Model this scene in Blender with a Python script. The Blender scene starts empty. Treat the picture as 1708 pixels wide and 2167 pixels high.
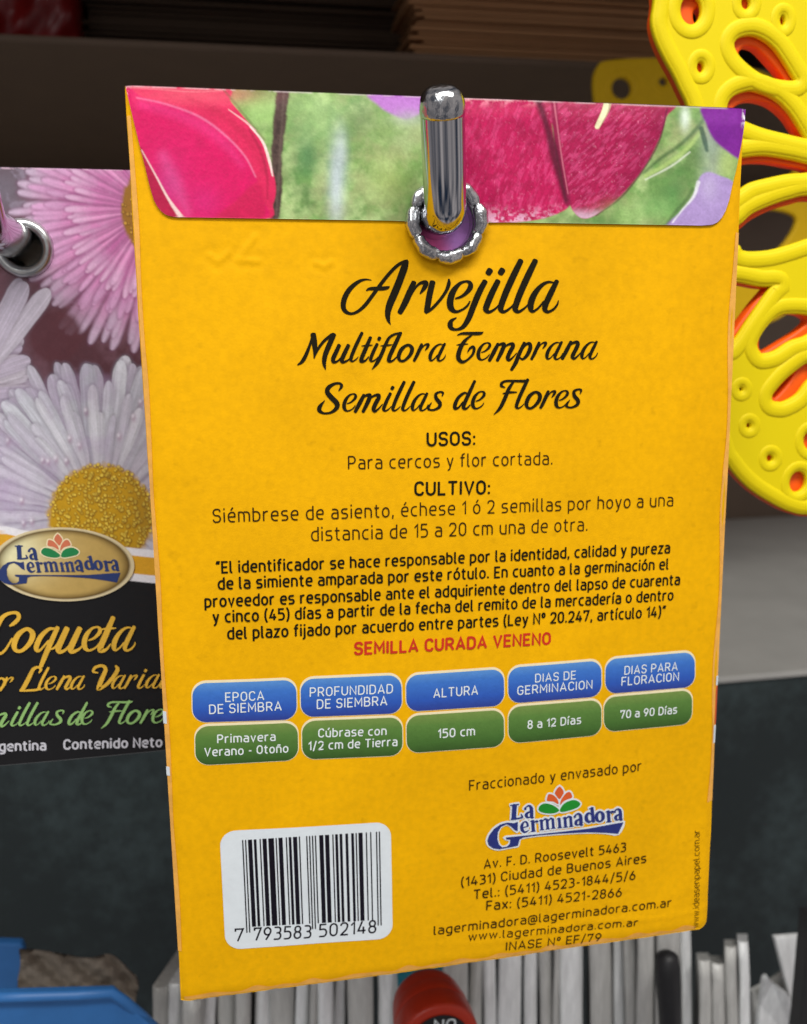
import bpy, bmesh, math, random
import numpy as np
from mathutils import Matrix, Vector
from mathutils.geometry import tessellate_polygon

random.seed(7)
SC = bpy.context.scene
COL = SC.collection

# ------------------------------------------------------------------ camera
# World frame: X to the right along the packet, Y away from the viewer, Z up; the origin is the
# packet's upper left corner.  Lengths in millimetres below, written to Blender in metres.
MM = 0.001
F = 1987.037                       # focal length for a picture 1708 x 2167
PX, PY = 854.0, 1083.5
r1 = np.array([0.98123553, -0.04645522, 0.18713297])
r2 = np.array([0.0134675, 0.98468396, 0.17382784])
nn = np.array([-0.19234205, -0.16804584, 0.96683253])
CAM = np.array([10.890276, -144.207048, -36.420760])
B = np.stack([r1, nn, -r2])        # camera vector -> world vector

cam_d = bpy.data.cameras.new('camera')
cam = bpy.data.objects.new('camera', cam_d)
COL.objects.link(cam)
cam_d.sensor_fit = 'VERTICAL'
cam_d.sensor_height = 36.0
cam_d.lens = F / 2167.0 * 36.0
cam_d.clip_start = 0.01
cam_d.clip_end = 20.0
Rm = np.stack([B[:, 0], -B[:, 1], -B[:, 2]], axis=1)
mw = Matrix.Identity(4)
for i in range(3):
    for j in range(3):
        mw[i][j] = Rm[i, j]
    mw[i][3] = CAM[i] * MM
cam.matrix_world = mw
cam_d.dof.use_dof = True
cam_d.dof.focus_distance = 0.1405
cam_d.dof.aperture_fstop = 27.0
SC.camera = cam

# ------------------------------------------------------------------ light of the shop
world = bpy.data.worlds.new('World')
SC.world = world
world.use_nodes = True
wn = world.node_tree.nodes
wl = world.node_tree.links
bg = wn['Background']
tc = wn.new('ShaderNodeTexCoord')
mp = wn.new('ShaderNodeMapping')
mp.inputs['Scale'].default_value = (2.0, 2.0, 0.55)
nz = wn.new('ShaderNodeTexNoise')
nz.inputs['Scale'].default_value = 1.7
nz.inputs['Detail'].default_value = 1.5
rp = wn.new('ShaderNodeValToRGB')
rp.color_ramp.elements[0].position = 0.36
rp.color_ramp.elements[0].color = (0.03, 0.05, 0.09, 1)
rp.color_ramp.elements[1].position = 0.66
rp.color_ramp.elements[1].color = (0.82, 0.74, 0.72, 1)
wl.new(tc.outputs['Generated'], mp.inputs['Vector'])
wl.new(mp.outputs['Vector'], nz.inputs['Vector'])
wl.new(nz.outputs['Fac'], rp.inputs['Fac'])
wl.new(rp.outputs['Color'], bg.inputs['Color'])
bg.inputs['Strength'].default_value = 0.6


def area(name, loc, target, size, size_y, power, color):
    d = bpy.data.lights.new(name, 'AREA')
    d.shape = 'RECTANGLE'
    d.size = size
    d.size_y = size_y
    d.energy = power
    d.color = color
    o = bpy.data.objects.new(name, d)
    COL.objects.link(o)
    o.location = loc
    o.rotation_euler = (Vector(target) - Vector(loc)).to_track_quat('-Z', 'Y').to_euler()
    return o


area('ceiling_tube_light', (0.06, -0.36, 0.50), (0.05, 0.0, -0.03), 0.70, 0.16, 5.7, (1.0, 0.98, 0.94))
area('aisle_light', (-0.55, -1.15, 0.55), (0.05, 0.0, -0.07), 0.55, 0.5, 3.5, (0.97, 0.99, 1.0))

SC.view_settings.view_transform = 'Standard'
SC.view_settings.look = 'None'
SC.view_settings.exposure = 0.0
SC.view_settings.gamma = 1.0
SC.view_settings.use_curve_mapping = False


# ------------------------------------------------------------------ measuring helpers
def rays(px):
    px = np.atleast_2d(np.asarray(px, float))
    d = np.stack([(px[:, 0] - PX) / F, (px[:, 1] - PY) / F, np.ones(len(px))], axis=1)
    return d @ B.T


def at(px, Y=0.0):
    """points where the view rays of picture positions meet the upright plane at depth Y (mm)"""
    d = rays(px)
    Y = np.broadcast_to(np.asarray(Y, float), (len(d),))
    t = (Y - CAM[1]) / d[:, 1]
    return CAM + d * t[:, None]


def at1(x, y, Y=0.0):
    return at([(x, y)], Y)[0]


def at_z(px, zc):
    d = rays([px])[0]
    return CAM + d * zc


def proj(P):
    v = (np.asarray(P, float) - CAM) @ B
    return np.stack([PX + F * v[:, 0] / v[:, 2], PY + F * v[:, 1] / v[:, 2]], axis=1)


def S(c):
    """sRGB 0..255 -> linear"""
    c = np.asarray(c, float) / 255.0
    return np.where(c <= 0.04045, c / 12.92, ((c + 0.055) / 1.055) ** 2.4)


# ------------------------------------------------------------------ noise for printed pictures
def vnoise(x, y, seed=0):
    xi = np.floor(x).astype(np.int64)
    yi = np.floor(y).astype(np.int64)
    fx = x - xi
    fy = y - yi
    fx = fx * fx * (3 - 2 * fx)
    fy = fy * fy * (3 - 2 * fy)

    def h(a, b):
        n = (a * 374761393 + b * 668265263 + seed * 982451653) & 0x7fffffff
        n = ((n ^ (n >> 13)) * 1274126177) & 0x7fffffff
        n = n ^ (n >> 16)
        return (n & 0xffff) / 65535.0
    return (h(xi, yi) * (1 - fx) + h(xi + 1, yi) * fx) * (1 - fy) + (h(xi, yi + 1) * (1 - fx) + h(xi + 1, yi + 1) * fx) * fy


def fbm(x, y, s, seed=0, octv=4):
    a, tot, v = 1.0, 0.0, 0.0
    f = 1.0 / s
    for k in range(octv):
        v = v + a * vnoise(x * f, y * f, seed + k * 17)
        tot += a
        a *= 0.55
        f *= 2.05
    return v / tot


def sm(a, b, x):
    t = np.clip((x - a) / (b - a), 0, 1)
    return t * t * (3 - 2 * t)


def seg_d(x, y, pts, closed=False):
    pts = np.asarray(pts, float)
    n = len(pts)
    best = np.full(x.shape, 1e9)
    tt = np.zeros(x.shape)
    for i in range(n if closed else n - 1):
        a = pts[i]
        b = pts[(i + 1) % n]
        ab = b - a
        L = ab @ ab + 1e-9
        t = np.clip(((x - a[0]) * ab[0] + (y - a[1]) * ab[1]) / L, 0, 1)
        d = np.hypot(x - a[0] - t * ab[0], y - a[1] - t * ab[1])
        m = d < best
        best = np.where(m, d, best)
        tt = np.where(m, (i + t) / max(1, n - 1), tt)
    return best, tt


def inside(x, y, pts):
    pts = np.asarray(pts, float)
    c = np.zeros(x.shape, bool)
    n = len(pts)
    for i in range(n):
        x1, y1 = pts[i]
        x2, y2 = pts[(i + 1) % n]
        if y1 == y2:
            continue
        cond = ((y1 > y) != (y2 > y)) & (x < (x2 - x1) * (y - y1) / (y2 - y1) + x1)
        c ^= cond
    return c


def poly_mask(x, y, pts, soft=2.0):
    pts = smooth(pts, True, 5)
    d, _ = seg_d(x, y, pts, True)
    return sm(-soft, soft, np.where(inside(x, y, pts), d, -d))


def smooth(pts, closed=False, k=6):
    """Catmull-Rom through points of any dimension"""
    p = np.asarray(pts, float)
    n = len(p)
    out = []
    for i in range(n if closed else n - 1):
        if closed:
            a, b, c, d = p[(i - 1) % n], p[i], p[(i + 1) % n], p[(i + 2) % n]
        else:
            b, c = p[i], p[i + 1]
            a = p[i - 1] if i > 0 else 2 * b - c
            d = p[i + 2] if i + 2 < n else 2 * c - b
        for j in range(k):
            t = j / k
            out.append(0.5 * ((2 * b) + (c - a) * t + (2 * a - 5 * b + 4 * c - d) * t * t + (3 * b - a - 3 * c + d) * t ** 3))
    if not closed:
        out.append(p[-1])
    return np.array(out)


class Paint:
    def __init__(self, px, base):
        self.x = px[:, 0]
        self.y = px[:, 1]
        self.c = np.tile(S(base), (len(px), 1))

    def put(self, mask, col):
        col = np.asarray(col, float)
        if col.ndim == 1:
            col = S(col)
        self.c = self.c * (1 - mask[:, None]) + col * mask[:, None]

    def poly(self, pts, col, soft=2.0, a=1.0):
        self.put(poly_mask(self.x, self.y, pts, soft) * a, col)

    def line(self, pts, w, col, soft=1.5, a=1.0):
        d, t = seg_d(self.x, self.y, smooth(pts, False, 5))
        w = np.interp(t, np.linspace(0, 1, len(w)), w) if hasattr(w, '__len__') else w
        self.put((1 - sm(w / 2 - soft, w / 2 + soft, d)) * a, col)

    def blob(self, x, y, rx, ry, col, a=1.0):
        self.put(np.exp(-((self.x - x) / rx) ** 2 - ((self.y - y) / ry) ** 2) * a, col)

    def gain(self, g):
        self.c = np.clip(self.c * g[:, None], 0, 1)


# ------------------------------------------------------------------ materials
def mat(name, col, rough=0.5, metal=0.0, var=0.0, vs=300.0, bump=0.0, bs=1500.0, spec=0.5, attr=None, stretch=None,
        coat=0.0, emit=None):
    m = bpy.data.materials.new(name)
    m.use_nodes = True
    nt = m.node_tree
    p = nt.nodes['Principled BSDF']
    c = S(col)
    p.inputs['Base Color'].default_value = (*c, 1)
    p.inputs['Roughness'].default_value = rough
    p.inputs['Metallic'].default_value = metal
    p.inputs['Specular IOR Level'].default_value = spec
    p.inputs['Coat Weight'].default_value = coat
    p.inputs['Coat Roughness'].default_value = 0.15
    tcn = nt.nodes.new('ShaderNodeTexCoord')
    vec = tcn.outputs['Object']
    if stretch:
        mpn = nt.nodes.new('ShaderNodeMapping')
        mpn.inputs['Scale'].default_value = stretch
        nt.links.new(vec, mpn.inputs['Vector'])
        vec = mpn.outputs['Vector']
    src = None
    if attr:
        an = nt.nodes.new('ShaderNodeAttribute')
        an.attribute_name = attr
        src = an.outputs['Color']
        nt.links.new(src, p.inputs['Base Color'])
    if var > 0:
        n1 = nt.nodes.new('ShaderNodeTexNoise')
        n1.inputs['Scale'].default_value = vs
        n1.inputs['Detail'].default_value = 5.0
        n1.inputs['Roughness'].default_value = 0.65
        nt.links.new(vec, n1.inputs['Vector'])
        mr = nt.nodes.new('ShaderNodeMapRange')
        mr.inputs['From Min'].default_value = 0.3
        mr.inputs['From Max'].default_value = 0.7
        mr.inputs['To Min'].default_value = 1.0 - var
        mr.inputs['To Max'].default_value = 1.0 + var
        nt.links.new(n1.outputs['Fac'], mr.inputs['Value'])
        mx = nt.nodes.new('ShaderNodeVectorMath')
        mx.operation = 'SCALE'
        if src:
            nt.links.new(src, mx.inputs[0])
        else:
            mx.inputs[0].default_value = tuple(c)
        nt.links.new(mr.outputs['Result'], mx.inputs['Scale'])
        nt.links.new(mx.outputs['Vector'], p.inputs['Base Color'])
    if bump > 0:
        n2 = nt.nodes.new('ShaderNodeTexNoise')
        n2.inputs['Scale'].default_value = bs
        n2.inputs['Detail'].default_value = 4.0
        nt.links.new(vec, n2.inputs['Vector'])
        bp = nt.nodes.new('ShaderNodeBump')
        bp.inputs['Strength'].default_value = bump
        bp.inputs['Distance'].default_value = 0.0003
        nt.links.new(n2.outputs['Fac'], bp.inputs['Height'])
        nt.links.new(bp.outputs['Normal'], p.inputs['Normal'])
    return m


M_yellow = mat('yellow_paper', (243, 180, 0), 0.66, bump=0.10, bs=3000, spec=0.12)


def paper_fibre(m, col):
    nt = m.node_tree
    p = nt.nodes['Principled BSDF']
    tcn = nt.nodes.new('ShaderNodeTexCoord')
    cur = None
    for sc_, det, lo, hi, fl, fh in ((38.0, 3.0, 0.35, 0.65, 0.93, 1.04), (900.0, 4.0, 0.3, 0.7, 0.94, 1.05), (520.0, 2.0, 0.64, 0.78, 1.0, 0.89), (70.0, 3.0, 0.60, 0.80, 1.0, 0.93)):
        n1 = nt.nodes.new('ShaderNodeTexNoise')
        n1.inputs['Scale'].default_value = sc_
        n1.inputs['Detail'].default_value = det
        nt.links.new(tcn.outputs['Object'], n1.inputs['Vector'])
        mr = nt.nodes.new('ShaderNodeMapRange')
        mr.inputs['From Min'].default_value = lo
        mr.inputs['From Max'].default_value = hi
        mr.inputs['To Min'].default_value = fl
        mr.inputs['To Max'].default_value = fh
        nt.links.new(n1.outputs['Fac'], mr.inputs['Value'])
        mx = nt.nodes.new('ShaderNodeVectorMath')
        mx.operation = 'SCALE'
        if cur is None:
            mx.inputs[0].default_value = tuple(S(col))
        else:
            nt.links.new(cur, mx.inputs[0])
        nt.links.new(mr.outputs['Result'], mx.inputs['Scale'])
        cur = mx.outputs['Vector']
    nt.links.new(cur, p.inputs['Base Color'])


paper_fibre(M_yellow, (243, 180, 0))
M_print = mat('printed_paper', (255, 255, 255), 0.5, var=0.06, vs=900.0, bump=0.15, bs=1500, spec=0.3, attr='print')
M_gloss = mat('printed_laminate', (255, 255, 255), 0.42, var=0.06, vs=700.0, bump=0.12, bs=900, spec=0.35, attr='print')
M_seam = mat('folded_paper_edge', (246, 180, 78), 0.7, var=0.14, vs=500)
M_white = mat('white_print', (226, 234, 238), 0.6, var=0.03, vs=500, bump=0.1)
M_cream = mat('cream_print', (246, 232, 190), 0.6, var=0.05, vs=800)
M_ink = mat('dark_ink', (26, 22, 6), 0.75, var=0.25, vs=900, spec=0.15)
M_brown = mat('brown_ink', (58, 38, 4), 0.75, var=0.35, vs=1100, spec=0.15)
M_black = mat('bar_ink', (20, 16, 28), 0.7, var=0.3, vs=400, spec=0.15)
M_red = mat('red_ink', (206, 44, 8), 0.6, var=0.12, vs=900)
M_blue = mat('blue_ink', (32, 46, 120), 0.6, var=0.12, vs=900)
M_orange = mat('orange_ink', (222, 92, 34), 0.6, var=0.08, vs=900)
M_green = mat('green_ink', (16, 140, 36), 0.6, var=0.10, vs=900)
M_wtext = mat('white_ink', (232, 240, 240), 0.6)
M_gold = mat('gold_ink', (232, 182, 58), 0.5, var=0.12, vs=600)
M_lgreen = mat('light_green_ink', (150, 196, 116), 0.5, var=0.10, vs=600)
M_silver = mat('pale_grey_ink', (206, 206, 214), 0.5, var=0.08, vs=600)
M_navy = mat('navy_ink', (36, 56, 112), 0.5, var=0.10, vs=600)
M_dkorange = mat('coral_ink', (216, 120, 84), 0.5, var=0.06, vs=600)
M_dkgreen = mat('leaf_ink', (26, 134, 74), 0.5, var=0.06, vs=600)
M_chrome = mat('chrome', (196, 198, 202), 0.10, metal=1.0)
M_tip = mat('worn_chrome', (190, 192, 194), 0.17, metal=1.0, bump=0.30, bs=1500)
M_eyelet = mat('eyelet_metal', (206, 207, 208), 0.24, metal=1.0, var=0.25, vs=700, bump=0.5, bs=1100)
M_ring = mat('bright_eyelet_metal', (206, 208, 206), 0.28, metal=1.0, var=0.15, vs=500, bump=0.15, bs=900)
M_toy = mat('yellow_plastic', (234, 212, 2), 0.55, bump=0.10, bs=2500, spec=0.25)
M_toy2 = mat('darkened_yellow_plastic', (204, 164, 4), 0.6, var=0.05, vs=300, spec=0.25)  # yellow plastic with the rear trivet's shade put into its colour
M_toyback = mat('orange_plastic', (244, 92, 8), 0.5, var=0.05, vs=400, bump=0.15, bs=900, spec=0.4)
M_shelf = mat('grey_painted_metal', (172, 171, 166), 0.42, var=0.08, vs=30, bump=0.12, bs=400, spec=0.5)
M_board = mat('brown_board', (98, 80, 64), 0.7, var=0.06, vs=60, bump=0.1)
M_wall = mat('brown_wall', (124, 106, 90), 0.7, var=0.08, vs=25)
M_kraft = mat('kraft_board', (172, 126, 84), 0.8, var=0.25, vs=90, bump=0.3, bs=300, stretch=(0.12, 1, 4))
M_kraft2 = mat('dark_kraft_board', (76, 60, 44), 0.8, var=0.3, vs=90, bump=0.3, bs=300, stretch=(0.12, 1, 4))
M_redbag = mat('dark_red_plastic', (120, 12, 14), 0.35, var=0.3, vs=60, bump=0.4, bs=120)
M_redcap = mat('red_plastic', (192, 50, 22), 0.38, var=0.08, vs=200, bump=0.08, bs=500)
M_blueplastic = mat('blue_plastic', (48, 108, 172), 0.45, var=0.10, vs=80, bump=0.1, bs=300)
M_teal = mat('teal_plastic', (24, 128, 146), 0.4, var=0.35, vs=250)
M_bag = mat('grey_brown_paper', (128, 118, 106), 0.8, var=0.14, vs=40, bump=0.25, bs=200)
M_env = mat('grey_white_paper', (226, 228, 228), 0.30, var=0.20, vs=260, bump=0.35, bs=500, stretch=(3.0, 3.0, 0.35))
M_env2 = mat('dull_grey_paper', (186, 186, 182), 0.35, var=0.2, vs=260, bump=0.3, bs=600, stretch=(3.0, 3.0, 0.35))
M_blackp = mat('black_plastic', (24, 24, 26), 0.5, var=0.2, vs=200)


def dusty(name, col, dust):
    m = mat(name, col, 0.6)
    nt = m.node_tree
    p = nt.nodes['Principled BSDF']
    tcn = nt.nodes.new('ShaderNodeTexCoord')
    n1 = nt.nodes.new('ShaderNodeTexNoise')
    n1.inputs['Scale'].default_value = 160
    n1.inputs['Detail'].default_value = 8
    n1.inputs['Roughness'].default_value = 0.75
    n2 = nt.nodes.new('ShaderNodeTexNoise')
    n2.inputs['Scale'].default_value = 22
    n2.inputs['Detail'].default_value = 3
    ml = nt.nodes.new('ShaderNodeMath')
    ml.operation = 'MULTIPLY'
    r = nt.nodes.new('ShaderNodeValToRGB')
    r.color_ramp.elements[0].position = 0.20
    r.color_ramp.elements[0].color = (*S(col), 1)
    r.color_ramp.elements[1].position = 0.46
    r.color_ramp.elements[1].color = (*S(dust), 1)
    nt.links.new(tcn.outputs['Object'], n1.inputs['Vector'])
    nt.links.new(tcn.outputs['Object'], n2.inputs['Vector'])
    nt.links.new(n1.outputs['Fac'], ml.inputs[0])
    nt.links.new(n2.outputs['Fac'], ml.inputs[1])
    nt.links.new(ml.outputs[0], r.inputs['Fac'])
    nt.links.new(r.outputs['Color'], p.inputs['Base Color'])
    return m


M_dark = dusty('dusty_charcoal', (26, 36, 37), (56, 70, 71))


# ------------------------------------------------------------------ object helpers
def thing(name, label, cat, loc=(0, 0, 0), group=None):
    o = bpy.data.objects.new(name, None)
    o.empty_display_size = 0.01
    COL.objects.link(o)
    o.location = [v * MM for v in loc]
    tag(o, label, cat, group)
    return o


def tag(o, label, cat, group=None, kind=None):
    if label:
        o['label'] = label
    if cat:
        o['category'] = cat
    if group:
        o['group'] = group
    if kind:
        o['kind'] = kind
    return o


def world_loc(o):
    v = Vector((0, 0, 0))
    while o:
        v = v + o.location
        o = o.parent
    return np.array(v) / MM


def build(name, V, Fc, m, parent=None, loc=None, smooth_shade=True, colors=None, mats=None):
    """one mesh object; V in world millimetres"""
    V = np.asarray(V, float)
    base = np.zeros(3)
    o_loc = np.zeros(3)
    if parent is not None:
        base = world_loc(parent)
    elif loc is not None:
        base = np.asarray(loc, float)
        o_loc = base
    me = bpy.data.meshes.new(name)
    me.from_pydata(((V - base) * MM).tolist(), [], [list(map(int, f)) for f in Fc])
    me.materials.append(m)
    if mats:
        for q in mats:
            me.materials.append(q)
    if smooth_shade:
        me.polygons.foreach_set('use_smooth', [True] * len(me.polygons))
    if colors is not None:
        a = me.color_attributes.new('print', 'FLOAT_COLOR', 'POINT')
        c4 = np.ones((len(V), 4), np.float32)
        c4[:, :3] = colors
        a.data.foreach_set('color', c4.ravel())
    me.update()
    o = bpy.data.objects.new(name, me)
    COL.objects.link(o)
    if parent is not None:
        o.parent = parent
    else:
        o.location = o_loc * MM
    return o


class MB:
    def __init__(self):
        self.v = []
        self.f = []
        self.n = 0

    def add(self, V, Fc):
        V = np.asarray(V, float)
        self.v.append(V)
        self.f += [[i + self.n for i in f] for f in Fc]
        self.n += len(V)

    def V(self):
        return np.concatenate(self.v)

    def box(self, a, b):
        x0, y0, z0 = a
        x1, y1, z1 = b
        V = [(x0, y0, z0), (x1, y0, z0), (x1, y1, z0), (x0, y1, z0), (x0, y0, z1), (x1, y0, z1), (x1, y1, z1), (x0, y1, z1)]
        self.add(V, BOXF)

    def hexa(self, V):
        self.add(V, BOXF)

    def tube(self, P, R, k=20, caps=True, closed=False):
        V, Fc = tube(P, R, k, caps, closed)
        self.add(V, Fc)

    def build(self, name, m, parent=None, loc=None, sh=True, bevel=0):
        o = build(name, self.V(), self.f, m, parent, loc, sh)
        if bevel:
            bm = bmesh.new()
            bm.from_mesh(o.data)
            bmesh.ops.recalc_face_normals(bm, faces=bm.faces)
            bmesh.ops.bevel(bm, geom=bm.edges[:], offset=bevel * MM, segments=2, affect='EDGES', profile=0.6)
            bm.to_mesh(o.data)
            bm.free()
        return o


BOXF = [(0, 3, 2, 1), (4, 5, 6, 7), (0, 1, 5, 4), (1, 2, 6, 5), (2, 3, 7, 6), (3, 0, 4, 7)]


def tube(P, R, k=20, caps=True, closed=False):
    P = np.asarray(P, float)
    n = len(P)
    R = np.broadcast_to(np.asarray(R, float), (n,))
    T = np.zeros_like(P)
    for i in range(n):
        a = P[(i - 1) % n] if (closed or i > 0) else P[i]
        b = P[(i + 1) % n] if (closed or i < n - 1) else P[i]
        t = b - a
        T[i] = t / (np.linalg.norm(t) + 1e-12)
    ref = np.array([1.0, 0.02, 0.03])
    if abs(T[0] @ ref) > 0.8:
        ref = np.array([0.05, 1.0, 0.02])
    u = ref - (ref @ T[0]) * T[0]
    u /= np.linalg.norm(u)
    V = []
    for i in range(n):
        u = u - (u @ T[i]) * T[i]
        u /= np.linalg.norm(u)
        w = np.cross(T[i], u)
        for j in range(k):
            a = 2 * math.pi * j / k
            V.append(P[i] + R[i] * (math.cos(a) * u + math.sin(a) * w))
    Fc = []
    for i in range(n if closed else n - 1):
        for j in range(k):
            a = i * k + j
            b = i * k + (j + 1) % k
            c = ((i + 1) % n) * k + (j + 1) % k
            d = ((i + 1) % n) * k + j
            Fc.append((a, b, c, d))
    if caps and not closed:
        Fc.append(tuple(range(k - 1, -1, -1)))
        Fc.append(tuple((n - 1) * k + j for j in range(k)))
    return np.array(V), Fc


def grid_faces(nu, nv):
    f = []
    for j in range(nv - 1):
        for i in range(nu - 1):
            a = j * nu + i
            f.append((a, a + nu, a + nu + 1, a + 1))
    return f


# ------------------------------------------------------------------ the paper surface of the main packet
PW, PH = 95.0, 143.5615
ridges = [[(10.6, 23.0), (11.6, 24.0), (13.2, 22.6)], [(17.2, 20.2), (14.6, 23.6), (17.6, 23.8)],
          [(26.0, 24.0), (27.2, 24.6), (28.2, 23.9)]]
EYE_U, EYE_V = 45.9, 17.9
wav = np.random.RandomState(3).rand(12) * 6.28


def surf(u, v, fine=True):
    """height of the paper towards the viewer (mm)"""
    su = np.clip(np.sin(np.pi * np.clip(u / PW, 0, 1)), 0, 1)
    h = 1.1 * su ** 0.7 * sm(18, 70, v) * (1 - 0.55 * sm(100, 146, v))
    h = h + 0.06 * np.sin(u * 0.11 + wav[0]) * np.sin(v * 0.07 + wav[1]) + 0.03 * np.sin(u * 0.23 + v * 0.17 + wav[2])
    h = h + 0.012 * np.sin(u * 0.5 - v * 0.31 + wav[3]) + 0.012 * np.sin(u * 0.35 + v * 0.62 + wav[4])
    r = np.hypot(u - EYE_U, v - EYE_V)
    a = np.arctan2(v - EYE_V, u - EYE_U)
    h = h - 0.55 * np.exp(-((r - 6.0) / 2.6) ** 2) * (0.75 + 0.25 * np.cos(5 * a + 0.8))
    h = h + 0.20 * np.exp(-((r - 10.5) / 2.4) ** 2) * (0.6 + 0.4 * np.cos(4 * a + 2.0)) * sm(16, 20, v)
    e = np.minimum(u, PW - u)
    h = h - 0.5 * np.clip((1.6 - e) / 1.6, 0, 1) ** 2
    h = h - 0.45 * np.clip((v - 141.0) / 2.6, 0, 1) ** 2
    h = h + 0.07 * np.exp(-((v - 139.0 + 0.6 * np.sin(u * 0.2)) / 0.7) ** 2) * sm(30, 60, u)
    if fine:
        for q in ridges:
            d, _ = seg_d(np.asarray(u, float), np.asarray(v, float), q)
            h = h + 0.08 * np.exp(-(d / 0.30) ** 2)
            h = h - 0.05 * np.exp(-((d - 0.9) / 0.5) ** 2)
    return h


def uv_of(px, off=0.0):
    """picture position -> packet coordinates on the curved paper"""
    px = np.atleast_2d(np.asarray(px, float))
    h = np.zeros(len(px))
    for _ in range(5):
        P = at(px, -h)
        h = surf(P[:, 0], -P[:, 2], False) + off
    return np.stack([P[:, 0], -P[:, 2]], axis=1)


def on_paper(uv, off):
    uv = np.asarray(uv, float)
    h = surf(uv[:, 0], uv[:, 1], False) + off
    return np.stack([uv[:, 0], -h, -uv[:, 1]], axis=1)


class PaperPlane:
    """where print goes: the main packet"""
    def to2(self, px):
        return uv_of(px)

    def to3(self, uv, off):
        return on_paper(uv, off)


class FlatPlane:
    def __init__(self, Y):
        self.Y = Y

    def to2(self, px):
        P = at(px, self.Y)
        return np.stack([P[:, 0], -P[:, 2]], axis=1)

    def to3(self, uv, off):
        uv = np.asarray(uv, float)
        return np.stack([uv[:, 0], np.full(len(uv), self.Y) - off, -uv[:, 1]], axis=1)


# ------------------------------------------------------------------ strokes
def ribbon(P, W, closed=False, cap=True):
    P = np.asarray(P, float)
    n = len(P)
    W = np.broadcast_to(np.asarray(W, float), (n,)).copy()
    V, Fc = [], []
    for i in range(n):
        a = P[(i - 1) % n] if (closed or i > 0) else P[i]
        b = P[(i + 1) % n] if (closed or i < n - 1) else P[i]
        t1 = P[i] - a
        t2 = b - P[i]
        l1 = np.linalg.norm(t1)
        l2 = np.linalg.norm(t2)
        t1 = t1 / l1 if l1 > 1e-9 else t2 / (l2 + 1e-12)
        t2 = t2 / l2 if l2 > 1e-9 else t1
        t = t1 + t2
        L = np.linalg.norm(t)
        t = t / L if L > 1e-6 else t1
        nrm = np.array([-t[1], t[0]])
        k = 1.0 / max(0.5, abs(t @ t1))
        V.append(P[i] + nrm * W[i] / 2 * k)
        V.append(P[i] - nrm * W[i] / 2 * k)
    for i in range(n if closed else n - 1):
        a, b = 2 * i, 2 * i + 1
        c, d = 2 * ((i + 1) % n) + 1, 2 * ((i + 1) % n)
        Fc.append((a, b, c, d))
    if cap and not closed:
        for e, s in ((0, -1), (n - 1, 1)):
            t = (P[1] - P[0]) if e == 0 else (P[-1] - P[-2])
            t = t / (np.linalg.norm(t) + 1e-12) * s
            nrm = np.array([-t[1], t[0]])
            base = len(V)
            ring = []
            for q in range(1, 4):
                a = math.pi * q / 4
                V.append(P[e] + (nrm * math.cos(a) + t * math.sin(a) * 0.55) * W[e] / 2)
                ring.append(base + q - 1)
            i0, i1 = 2 * e, 2 * e + 1
            if s > 0:
                Fc.append((i0, *ring, i1))
            else:
                Fc.append((i1, *ring, i0))
    return np.array(V), Fc


def fillet(pts, r, closed=False, k=4):
    """round the corners of a polyline; a third number on a point is its own radius"""
    n = len(pts)
    out = []
    for i in range(n):
        p = np.array(pts[i][:2], float)
        rr = pts[i][2] if len(pts[i]) > 2 else r
        if not closed and i in (0, n - 1) or rr <= 0:
            out.append(p)
            continue
        a = np.array(pts[(i - 1) % n][:2], float)
        b = np.array(pts[(i + 1) % n][:2], float)
        da, db = a - p, b - p
        la, lb = np.linalg.norm(da), np.linalg.norm(db)
        da, db = da / la, db / lb
        fa = 0.5 if (closed or i - 1 > 0) else 0.98
        fb = 0.5 if (closed or i + 1 < n - 1) else 0.98
        d = min(rr, la * fa, lb * fb)
        for j in range(k + 1):
            t = j / k
            out.append((1 - t) ** 2 * (p + da * d) + 2 * (1 - t) * t * (p + (da + db) * d * 0.12) + t * t * (p + db * d))
    return np.array(out)


X = 7.3
GL = {}


def G(c, w, *strokes):
    GL[c] = (w, strokes)


def st(*pts, r=0.0, c=False):
    return (list(pts), r, c)


G('a', 5.6, st((0.5, X), (5.6, X), (5.6, 0), r=2.3), st((5.6, 4.3), (0, 4.3), (0, 0), (5.6, 0), r=2.0))
G('b', 5.8, st((0, 10.4), (0, 0)), st((0, X), (5.8, X), (5.8, 0), (0, 0), r=2.9))
G('c', 5.0, st((5.0, X), (0, X), (0, 0), (5.0, 0), r=2.9))
G('d', 5.8, st((5.8, 10.4), (5.8, 0)), st((5.8, X), (0, X), (0, 0), (5.8, 0), r=2.9))
G('e', 5.7, st((0, 3.8), (5.7, 3.8, 0.01), (5.7, X), (0, X), (0, 0), (5.3, 0), r=2.8))
G('f', 3.4, st((3.6, 10.4), (1.2, 10.4), (1.2, 0), r=1.8), st((-.4, X), (3.4, X)))
G('g', 5.8, st((5.8, X), (0, X), (0, 0), (5.8, 0), r=2.9), st((5.8, X), (5.8, -2.9), (0.4, -2.9), r=2.3))
G('h', 5.6, st((0, 10.4), (0, 0)), st((0, X), (5.6, X), (5.6, 0), r=2.6))
G('i', 0.3, st((0.1, X), (0.1, 0)), st((0.1, 9.5), (0.1, 10.5)))
G('j', 0.6, st((0.4, X), (0.4, -2.9), (-1.4, -2.9), r=1.5), st((0.4, 9.5), (0.4, 10.5)))
G('k', 5.0, st((0, 10.4), (0, 0)), st((4.8, X), (0.2, 3)), st((1.8, 4.4), (5, 0)))
G('l', 1.4, st((0, 10.4), (0, 0), (1.5, 0), r=1.2))
G('m', 9.4, st((0, X), (0, 0)), st((0, X), (4.7, X), (4.7, 0), r=2.2), st((4.7, X, 0), (9.4, X), (9.4, 0), r=2.2))
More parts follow.
